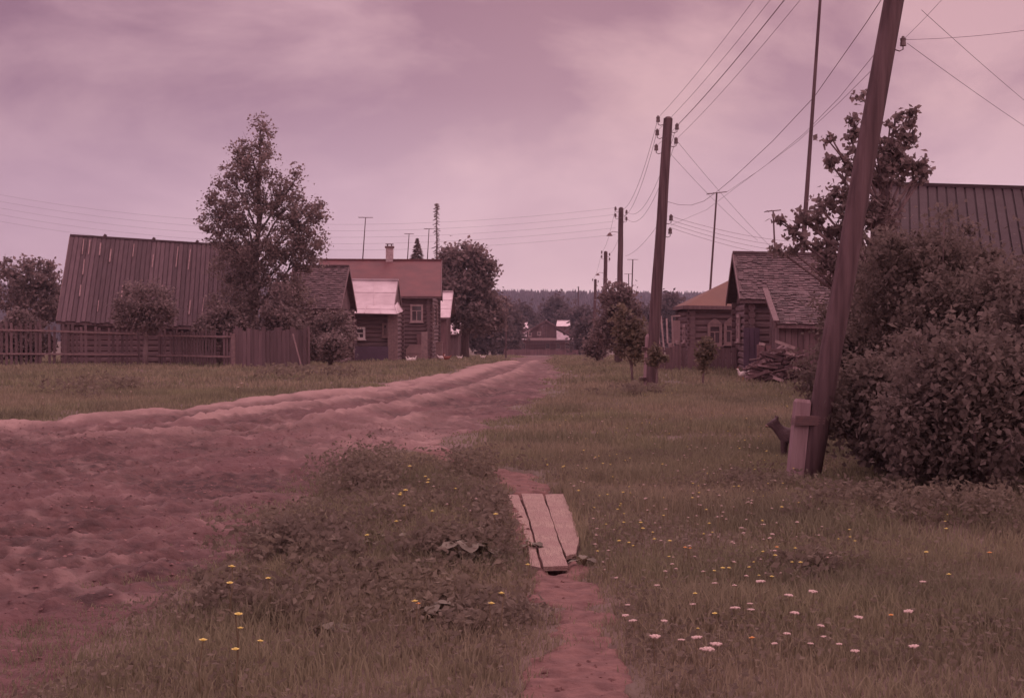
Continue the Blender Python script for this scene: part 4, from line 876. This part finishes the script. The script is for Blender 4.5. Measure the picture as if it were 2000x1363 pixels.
for q_ in (.62,):
    mb = MB(); c = P(1578, 820, D1); axis = dirv
    for k in range(7): mb.beam(c + axis * (k - 3) * .013 - Vector((.17, 0, 0)), c + axis * (k - 3) * .013 + Vector((.16, 0, 0)), .29, .014, n=12) if False else mb.obox(c + axis * (k - 3) * .014, (1, 0, 0), (0, 1, 0), (0, 0, 1), .30, .22 + .006 * (k % 2), .012)
    mb.build('wire_binding', MT['iron'], root1)
T2p, T2 = pole('second utility pole, tall and dark, leaning slightly right with a stub at its foot', 37.6, 1271, 1305, 232, .165, .12, [(.15, -1), (.35, 1), (.5, -1), (.72, 1), (.9, -1), (2.75, 1), (3.1, 1)], stub=(-.13, -.06, 1.3, .18, MT['stub']))
T3p, T3 = pole('third utility pole with a small street lamp, rising out of a dark bush', 64, 1209, 1213, 407, .15, .11, [(.15, -1), (.3, 1), (.45, -1), (.6, 1)], lamp=1.1)
T4p, T4 = pole('fourth utility pole, thinner, seen left of the third', 93, 1180, 1183, 492, .15, .12, [(.15, -1), (.3, 1), (.45, -1), (.6, 1)], lamp=1.4)
T5p, T5 = pole('fifth utility pole, small, seen left of the fourth', 129, 1160, 1163, 546, .15, .12, [(.15, -1), (.3, 1)])
pole('thin far pole against the hill behind the gabled house', 260, 1128, 1130, 560, .13, .1, [(.2, -1)])
pole('thin pale post beside the road at its far end', 110, 988, 989, 580, .07, .05, [(.1, 1)])
# antennas
def antenna(label, d, bpx, bpy_, tpx_, tpy_, half, r=.03, tilt=0, bars=2, roofz=None):
    b = P(bpx, bpy_, d); t = P(tpx_, tpy_, d); root = empty('antenna', b, label, 'antenna', 'television aerials above the roofs'); s = d / F
    MB().tube([b, lerp(b, t, .5), t], [r * 1.2, r, r * .8], 6).build('mast', MT['pole'], root)
    mb = MB(); u = Vector((1, .15, tilt)).normalized(); c = t
    mb.beam(c - u * half * s, c + u * half * s, .035, .035)
    for k in range(bars): q_ = -0.9 + k * .5; p = c + u * half * s * q_ ; mb.beam(p + Vector((0, -.35, 0)), p + Vector((0, .35, 0)), .02, .02)
    mb.build('aerial', MT['iron'], root); return t
antenna('aerial with T top on the left half of the red roof', 84.5, 708, 512, 714, 425, 14)
antenna('short aerial just right of the chimney', 92, 795, 520, 799, 457, 9)
antenna('aerial beside the bare spruce', 96, 834, 520, 838, 447, 10)
AT = antenna('tall aerial with tilted crossbar behind the orange roof', 60, 1378, 700, 1400, 377, 20, tilt=.12, r=.045)
antenna('aerial on the ridge of the shingled log house', 50, 1514, 500, 1510, 412, 16, tilt=.1)
antenna('right one of two distant aerials near the third pole', 120, 1230, 700, 1236, 507, 11, r=.06)
antenna('left one of two distant aerials near the third pole', 130, 1226, 705, 1228, 535, 9, r=.05)
mb = MB(); a, b = on(1558, 53), P(1602, 0, 53); b2 = b + (b - P(1568, 490, 53)).normalized() * 1.5
tag(mb.tube([on(1556, 53), P(1568, 490, 53), P(1585, 245, 53), b2], [.11, .095, .07, .05], 8).build('radio_mast', MT['pole']), 'very tall thin leaning mast behind the log house roof', 'mast')
# ------------------------------------------------------------------ wires
WN = 0
def wire(label, a, b, sag=.3, r=.006, n=18):
    r *= .6
    a, b = Vector(a), Vector(b); pts = [lerp(a, b, k / n) - Z * sag * 4 * (k / n) * (1 - k / n) for k in range(n + 1)]
    return tag(MB().tube(pts, r, 5).build('overhead_wire', MT['wire']), label, 'wire', 'overhead wires')
names = ['topmost', 'second', 'third', 'fourth', 'lowest']
pairs = [(T2[1], T1[0]), (T2[0], T1[1]), (T2[3], T1[2]), (T2[2], T1[3]), (T2[4], T1[4])]
for k, (a, b) in enumerate(pairs): wire(names[k] + ' of the wires rising from the second pole towards the nearest pole', a, b, .18, .0065)
for k, (a, b) in enumerate([(T2[0], T3[0]), (T2[1], T3[1]), (T2[2], T3[2]), (T2[3], T3[3])]): wire(names[k] + ' of the wires running from the second pole back to the third', a, b, .9, .009)
for k, (a, b) in enumerate([(T3[0], T4[0]), (T3[1], T4[1]), (T4[0], T5[0])]): wire(['left wire between the third and fourth poles', 'right wire between the third and fourth poles', 'wire between the fourth and fifth poles'][k], a, b, .4, .010)
for k in range(5):
    wire(names[k] + ' of the faint wires crossing the sky above the red roof to the left', T3[0] - Z * k * .3, P(-150, 350 + k * 13, 75 + k), 1.45, .0062, 30)
for k in range(4):
    wire(names[k] + ' of the faint wires running right from the second pole behind the aerials', T2[5] - Z * k * .1, P(1660, 470 + k * 12, 55), .3, .008)
mb = MB(); pp = [P(x_, y_, d_) for x_, y_, d_ in ((1303, 394, 37.6), (1325, 400, 37), (1350, 401, 36), (1375, 393, 34.5), (1400, 375, 33), (1430, 350, 31), (1510, 275, 27), (1590, 190, 23), (1692, 45, 18), (1760, -60, 14.6))]
tag(mb.tube(pp, .005, 6).build('service_cable', MT['wire']), 'thick sagging cable curving from the second pole up to the right', 'wire', 'overhead wires')
tag(MB().tube([P(x_, y_, d_) for x_, y_, d_ in ((1310, 440, 37.6), (1380, 410, 36), (1430, 372, 33), (1500, 320, 28), (1570, 262, 24), (1640, 190, 20), (1705, 110, 16), (1745, 60, 14.6))], .0032, 5).build('service_cable', MT['wire']), 'lower thin cable crossing the aerial towards the nearest pole', 'wire', 'overhead wires')
tag(MB().tube([P(x_, y_, d_) for x_, y_, d_ in ((1420, 375, 34), (1480, 335, 30), (1560, 275, 25), (1640, 200, 20), (1700, 140, 16))], .003, 5).build('service_cable', MT['wire']), 'faintest cable just right of the aerial crossbar', 'wire', 'overhead wires')
wire('wire running right from the low insulator of the nearest pole, almost level', low_ins, P(2080, 48, 13), .03, .0035)
wire('wire sloping down right from the low insulator of the nearest pole', P(1772, 85, D1), P(2150, 340, 24), .05, .0045)
wire('upper wire sloping down at the top right corner', P(1800, 20, D1), P(2120, 290, 26), .05, .0045)
wire('wire rising to the right from the low insulator out of the picture', low_ins, P(1900, -70, 11), .02, .003)
wire('guy wire from the second pole down to the shingled roof', T2p - Z * .3, P(1520, 497, 47), .1, .0075)
wire('guy wire from the second pole down past the tall aerial', P(1300, 290, 37.6), P(1480, 470, 50), .1, .0075)
wire('wire from the second pole sloping down left to the street tree', P(1298, 420, 37.6), P(1222, 500, 60), .2, .008)

# ------------------------------------------------------------------ plank bridge
pb = empty('plank_bridge', G(1050, 1030), 'three pale weathered planks laid over the footpath ditch', 'plank bridge')
def plank(edgeL, edgeR, th, lab, lift):
    mb = MB(); L_, R_ = [G(*p) for p in edgeL], [G(*p) for p in edgeR]
    n = 26; rows = []
    for i in range(n + 1):
        t = i / n
        def along(Pl):
            s = t * (len(Pl) - 1); k = min(int(s), len(Pl) - 2); return lerp(Pl[k], Pl[k + 1], s - k)
        a, b = along(L_), along(R_); e_ = random.uniform(-.05, .05) * (i in (0, n)); a = a + Vector((0, e_, 0)); b = b + Vector((0, -e_ * .6, 0)); w_ = .002 * math.sin(i * 1.3) + random.uniform(-.001, .001)
        zt = .016 + lift + .006 * math.sin(t * 5)
        rows.append([Vector((a.x + w_, a.y, zt)), Vector((lerp(a.x, b.x, .5), (a.y + b.y) / 2, zt + .004 + random.uniform(-.003, .003))), Vector((b.x + w_, b.y, zt))])
    v = []; f = []
    for r_ in rows: v += r_ + [p - Z * th for p in r_]
    for i in range(n):
        o = i * 6; q_ = o + 6
        f += [(o, o + 1, q_ + 1, q_), (o + 1, o + 2, q_ + 2, q_ + 1), (o, q_, q_ + 3, o + 3), (o + 2, o + 5, q_ + 5, q_ + 2)]
    f += [(0, 3, 4, 1), (1, 4, 5, 2), (n * 6, n * 6 + 1, n * 6 + 4, n * 6 + 3), (n * 6 + 1, n * 6 + 2, n * 6 + 5, n * 6 + 4)]
    mb.add(v, f); o = mb.build('plank', MT['plank'], pb); o['label'] = lab
# bottom to top
plank([(1035, 1112), (1031, 1060), (1005, 1010), (988, 968)], [(1056, 1118), (1042, 1060), (1030, 1010), (1012, 966)], .03, 'narrow broken left plank', 0)
plank([(1062, 1118), (1046, 1060), (1033, 1010), (1018, 965)], [(1109, 1114), (1090, 1060), (1078, 1015), (1059, 966)], .03, 'long middle plank, the palest', .006)
plank([(1106, 1090), (1092, 1055), (1078, 1010), (1064, 964)], [(1124, 1086), (1131, 1055), (1124, 1015), (1100, 965)], .03, 'worn right plank', -.004)
mb = MB(); a, b = G(1000, 985), G(1110, 985); mb.beam(a + Z * -.06, b + Z * -.06, .12, .08); mb.build('crossbeam', MT['pole'], pb); a, b = G(1035, 1085), G(1135, 1085); MB().beam(a - Z * .065, b - Z * .065, .1, .07).build('crossbeam', MT['pole'], pb)

# ------------------------------------------------------------------ flowers
def flower_mesh(kind, m):
    mb = MB(); h = {'yellow': .20, 'white': .26, 'clover': .16}[kind]; rr = {'yellow': .016, 'white': .030, 'clover': .014}[kind]
    mb.tube([(0, 0, 0), (.01, 0, h * .5), (0, .01, h)], .0022, 4); mb.cur = 1
    if kind == 'white':
        for k in range(14):
            a = k * 2.4; q_ = rr * math.sqrt(k / 14); mb.blob((q_ * math.cos(a), q_ * math.sin(a), h - q_ * .15), (.009, .009, .006), 6, 3)
    else:
        n = 9
        for k in range(n):
            a = 2 * math.pi * k / n; d_ = Vector((math.cos(a), math.sin(a), .25)); s_ = Vector((-math.sin(a), math.cos(a), 0)) * rr * .38
            mb.add([Vector((0, 0, h)), d_ * rr * .6 + s_ + Z * h, d_ * rr + Z * h, d_ * rr * .6 - s_ + Z * h], [(0, 1, 2, 3)])
        mb.blob((0, 0, h + .003), (rr * .5, rr * .5, rr * .35), 7, 4)
    me = bpy.data.meshes.new(kind + '_flower'); me.from_pydata(mb.v, [], mb.f); me.materials.append(MT['stem']); me.materials.append(m); me.polygons.foreach_set('material_index', mb.mi); me.update(); return me
FM = {'yellow': flower_mesh('yellow', MT['yellow']), 'white': flower_mesh('white', MT['petal']), 'clover': flower_mesh('clover', MT['petal']), 'orange': flower_mesh('yellow', MT['orange'])}
def put_flower(kind, px, py, name, label, group, s=1.0):
    # px,py is where the head shows
    h = {'yellow': .20, 'white': .26, 'clover': .16, 'orange': .20}[kind] * s
    p1 = P(px, py, 1.0); dd = (EYE - h) / (EYE - p1.z); x_, y_ = p1.x * dd, dd
    if float(path_m(np.array([x_]), np.array([y_]))[0]) > -.04 or float(poly_sd(np.array([x_]), np.array([y_]), PLANK)[0]) > -.05: return
    if float(road_m(np.array([x_]), np.array([y_]))[0]) > .5 and y_ > 12 and kind != 'yellow': return
    o = bpy.data.objects.new(name, FM[kind]); o.location = (x_, y_, float(gz(x_, y_))); o.scale = (s, s, s); o.rotation_euler = (random.uniform(-.1, .1), random.uniform(-.1, .1), random.uniform(0, 6.28)); C.objects.link(o)
    tag(o, label, 'flower', group)
YL = [(785, 965), (790, 958), (780, 968), (835, 930), (842, 936), (838, 942), (803, 910), (887, 956), (778, 1017), (721, 1042), (525, 1129), (443, 1108), (449, 1136), (462, 1196), (466, 1226), (391, 1249), (500, 1251), (462, 1266), (815, 1173), (955, 1178), (978, 1158), (1027, 1099), (970, 1003), (790, 990), (845, 1000)]
for px, py in YL: put_flower('yellow', px, py, 'yellow_flower', 'small yellow flower in the grass left of the plank bridge', 'yellow flowers left of the planks', random.uniform(1.0, 1.45))
YR = [(1160, 995), (1175, 972), (1183, 970), (1232, 954), (1230, 966), (1182, 1026), (1215, 1022), (1250, 1022), (1282, 1053), (1212, 1055), (1228, 1059), (1240, 1065), (1374, 1046), (1390, 1044), (1488, 1078), (1513, 1084), (1547, 1098), (1565, 1098), (1476, 1097), (1470, 1107), (1480, 1123), (1502, 1125), (1420, 1108), (1410, 1108), (1393, 1112), (1659, 1036), (1634, 1054), (1660, 1050), (1670, 1057), (1852, 1010), (1848, 1021), (1850, 1033), (1812, 1078), (1857, 1123), (1357, 1157), (1400, 1195), (1361, 1226)]
for i in range(120):
    YR.append((random.uniform(1060, 1560), 1090 - 330 * random.random() ** .8))
for px, py in YR: put_flower('yellow', px, py, 'yellow_flower', 'small yellow flower in the meadow right of the plank bridge', 'yellow flowers right of the planks', random.uniform(.6, 1.0))
WR = [(1372, 1265), (1385, 1262), (1399, 1255), (1330, 1247), (1278, 1238), (1369, 1241), (1516, 1254), (1583, 1255), (1638, 1256), (1669, 1269), (1610, 1241), (1534, 1235), (1597, 1219), (1549, 1194), (1536, 1160), (1464, 1177), (1438, 1185), (1466, 1188), (1284, 1140), (1450, 1035), (1491, 1028), (1398, 1137), (1355, 1176), (1490, 1133), (1295, 1208), (1241, 1208), (1225, 1197), (1506, 1045), (1583, 1152), (1226, 1178), (1793, 1260), (1672, 1202), (1803, 1135), (1775, 1190)]
for px, py in WR: put_flower('white', px, py, 'white_flower', 'white flat-topped flower head in the right foreground meadow', 'white flower heads right of the path', random.uniform(.45, .85))
for i in range(260): put_flower('clover', random.uniform(1090, 1620), 1150 - 360 * random.random() ** .7, 'clover_flower', 'tiny pale clover flower in the right meadow', 'pale clover flowers in the right meadow', random.uniform(.6, 1.15))
for i in range(16): put_flower('clover', random.uniform(720, 980), random.uniform(920, 1020), 'clover_flower', 'tiny pale clover flower left of the plank bridge', 'pale clover flowers left of the planks', random.uniform(.8, 1.2))
for i in range(18): put_flower('clover', random.uniform(80, 700), random.uniform(715, 790), 'clover_flower', 'tiny pale flower on the verge beyond the road', 'pale flowers beyond the road', random.uniform(1.4, 2.2))
for px, py in [(1517, 1068), (1334, 1068), (1352, 1070), (820, 1176), (1744, 1200), (1936, 1080), (1478, 1246)]: put_flower('orange', px, py, 'orange_flower', 'single orange flower in the foreground meadow', 'orange flowers', random.uniform(.8, 1.2))
# burdock plants
def burdock(px, py, s, label, n=8):
    b = G(px, py); root = empty('burdock_plant', b, label, 'plant', 'burdock plants in the foreground'); mb = MB(); lv = MB()
    for k in range(n):
        a = k * 2.4 + random.uniform(-.3, .3); Lp = s * random.uniform(.55, 1.0); d_ = Vector((math.cos(a), math.sin(a), 0)); rise = s * random.uniform(.25, .7)
        st = b + d_ * Lp * .5 + Z * rise; mb.tube([b, lerp(b, st, .5) + Z * .03, st], .006, 5)
        sd_ = Vector((-d_.y, d_.x, 0)); LL = s * random.uniform(.5, .8); ww = LL * .42; vs = []; tt = random.uniform(-.25, .25)
        for i in range(7):
            t = i / 6; wv = ww * (math.sin(math.pi * min(1, t * .85 + .12)) ** .7) * (1 if t < 1 else 0); z_ = -.25 * LL * t * t + .08 * LL
            c = st + d_ * LL * (t - .15) + Z * z_
            for q_ in (-1, -.5, 0, .5, 1): vs.append(c + sd_ * wv * q_ + Z * (abs(q_) * .18 * wv + .02 * LL * math.sin(i * 2 + q_ * 5) + tt * q_ * wv))
        lv.add(vs, [(i * 5 + j, i * 5 + j + 1, (i + 1) * 5 + j + 1, (i + 1) * 5 + j) for i in range(6) for j in range(4)])
    mb.build('stem', MT['stem'], root); lv.build('leaf', MT['burdock'], root, smooth=True)
for px, py, s, lab, n in [(905, 1105, .22, 'broad-leaved burdock just left of the plank bridge, the brightest', 12), (870, 1080, .16, 'burdock behind the brightest one left of the planks', 8), (800, 1075, .17, 'burdock in the middle of the left foreground weeds', 8), (960, 1090, .13, 'small burdock touching the left plank', 7),
                          (735, 1070, .14, 'burdock at the left edge of the foreground weeds', 7), (690, 1010, .13, 'small burdock near the dark weeds by the road', 5), (1560, 1130, .12, 'low broad-leaved plant in the right meadow', 9), (640, 1240, .13, 'low broad-leaved plant in the left bottom grass', 7), (840, 1215, .14, 'low broad-leaved plant near the bottom left of the path', 7),
                          (1040, 1075, .11, 'small leafy plant hanging over the left plank', 6), (1140, 1105, .11, 'small leafy plant at the right plank end', 6)]: burdock(px, py, s, lab, n)
# low dark weeds bush near path
# stones / clods near top of path
mb = MB(); c = G(915, 912); mb.blob(c + Z * .02, (.08, .06, .06), 8, 6, .12); tag(mb.build('stone', MT['path']), 'low reddish stone at the head of the footpath', 'stone')

# ------------------------------------------------------------------ animals
def skin_obj(name, joints, edges, m, sub=2):
    me = bpy.data.meshes.new(name); o0 = Vector(joints[0][0]); me.from_pydata([tuple(Vector(j[0]) - o0) for j in joints], edges, []); me.materials.append(m)
    o = bpy.data.objects.new(name, me); o.location = o0; C.objects.link(o); md = o.modifiers.new('skin', 'SKIN'); md.use_smooth_shade = True
    for i, j in enumerate(joints): me.skin_vertices[0].data[i].radius = (j[1], j[1] if len(j) < 3 else j[2])
    me.skin_vertices[0].data[0].use_root = True; s = o.modifiers.new('sub', 'SUBSURF'); s.levels = sub; s.render_levels = sub; return o
dg = on(1545, 17.0)
def dog():
    b = dg; q = lambda x, y, z: (b.x + x, b.y + y, b.z + z * .78)
    # standing, facing left, head and chest showing left of the stub post
    J = [(q(.12, 0, .33), .085, .10), (q(.0, 0, .345), .088, .105), (q(-.10, 0, .37), .082, .11), (q(-.15, 0, .45), .055, .060), (q(-.195, 0, .535), .056, .056), (q(-.245, 0, .525), .036, .036), (q(-.295, 0, .505), .023, .022),
         (q(.25, 0, .345), .06, .075), (q(.33, 0, .37), .02, .02), (q(.40, 0, .44), .016, .016), (q(.44, 0, .50), .01, .01)]
    E = [(0, 1), (1, 2), (2, 3), (3, 4), (4, 5), (5, 6), (0, 7), (7, 8), (8, 9), (9, 10)]
    for sx in (-1, 1):
        i = len(J); J += [(q(-.07 + sx * .03, sx * .055, .28), .036), (q(-.08 + sx * .03, sx * .06, .16), .024), (q(-.075 + sx * .03, sx * .06, .05), .019), (q(-.095 + sx * .03, sx * .06, .02), .02)]; E += [(2, i), (i, i + 1), (i + 1, i + 2), (i + 2, i + 3)]
        i = len(J); J += [(q(.25, sx * .06, .26), .045), (q(.225, sx * .065, .18), .026), (q(.285, sx * .065, .11), .019), (q(.275, sx * .065, .03), .018), (q(.255, sx * .065, .015), .018)]; E += [(7, i), (i, i + 1), (i + 1, i + 2), (i + 2, i + 3), (i + 3, i + 4)]
    for sx in (-1, 1):
        i = len(J); J += [(q(-.175, sx * .045, .60), .020), (q(-.165, sx * .06, .645), .012), (q(-.175, sx * .066, .66), .006)]; E += [(4, i), (i, i + 1), (i + 1, i + 2)]
    o = skin_obj('dog', J, E, MT['fur']); tag(o, 'small black dog looking left from behind the leaning pole', 'dog')
    ey = MB(); 
    ey.blob(q(-.232, -.040, .55), (.007, .005, .007), 6, 4).blob(q(-.232, .040, .55), (.007, .005, .007), 6, 4); ey.build('eye', MT['ceramic'], o)
    MB().blob(q(-.282, 0, .502), (.028, .026, .018), 10, 6).build('muzzle', MT['muzzle'], o)
dog()
def hen(px, py, d, face, m, label, s=1.0):
    b = on(px, d); q = lambda x, y, z: (b.x + x * face * s, b.y + y * s, b.z + z * s)
    J = [(q(0, 0, .20), .085 * s, .09 * s), (q(.09, 0, .22), .06 * s, .07 * s), (q(.14, 0, .31), .028 * s), (q(.155, 0, .37), .026 * s), (q(.20, 0, .365), .006 * s), (q(-.10, 0, .24), .05 * s), (q(-.18, 0, .32), .03 * s, .02 * s), (q(-.21, 0, .37), .012 * s)]
    E = [(0, 1), (1, 2), (2, 3), (3, 4), (0, 5), (5, 6), (6, 7)]
    o = skin_obj('hen', J, E, m); tag(o, label, 'hen', 'hens in the street')
    lg = MB()
    for sx in (-1, 1): lg.tube([q(.01, sx * .035, .14), q(0, sx * .035, .01)], .007 * s, 5); lg.tube([q(-.02, sx * .035, .006), q(.05, sx * .045, .006)], .005 * s, 4)
    lg.build('leg', MT['orange'], o); MB().blob(q(.155, 0, .405), (.025 * s, .006 * s, .018 * s), 6, 4).build('comb', MT['rusfeather'], o)
hen(1452, 742, 40.0, -1, MT['feather'], 'white hen in front of the old log house on the right')
hen(799, 701, 64, -1, MT['feather'], 'left one of two white hens before the tin-roofed house', .9); hen(806, 701, 64.3, 1, MT['feather'], 'right one of two white hens before the tin-roofed house', 1.0)
hen(862, 688, 73, 1, MT['feather'], 'white hen by the corner of the red-roofed house', 1.1); hen(873, 688, 72, -1, MT['rusfeather'], 'russet hen beside the white one by the red-roofed house', 1.15)
hen(898, 690, 80, 1, MT['feather'], 'white hen further along under the second cottage', .9); hen(943, 692, 88, -1, MT['feather'], 'farthest white hen at the road edge', 1.0)

# ------------------------------------------------------------------ air
hz = MB(); hz.obox((0, 560, 20), (1, 0, 0), (0, 1, 0), (0, 0, 1), 1700, 1300, 60); ho = hz.build('haze', MT['wire']); ho.data.materials.clear()
hm = bpy.data.materials.new('haze_air'); hm.use_nodes = True; t = hm.node_tree; t.nodes.clear(); o = t.nodes.new('ShaderNodeOutputMaterial'); vv = t.nodes.new('ShaderNodeVolumePrincipled')
vv.inputs['Color'].default_value = (.80, .74, .90, 1); vv.inputs['Density'].default_value = .00036; t.links.new(vv.outputs[0], o.inputs['Volume']); ho.data.materials.append(hm)
tag(ho, 'thin pinkish summer haze over the village', 'haze', kind='stuff')
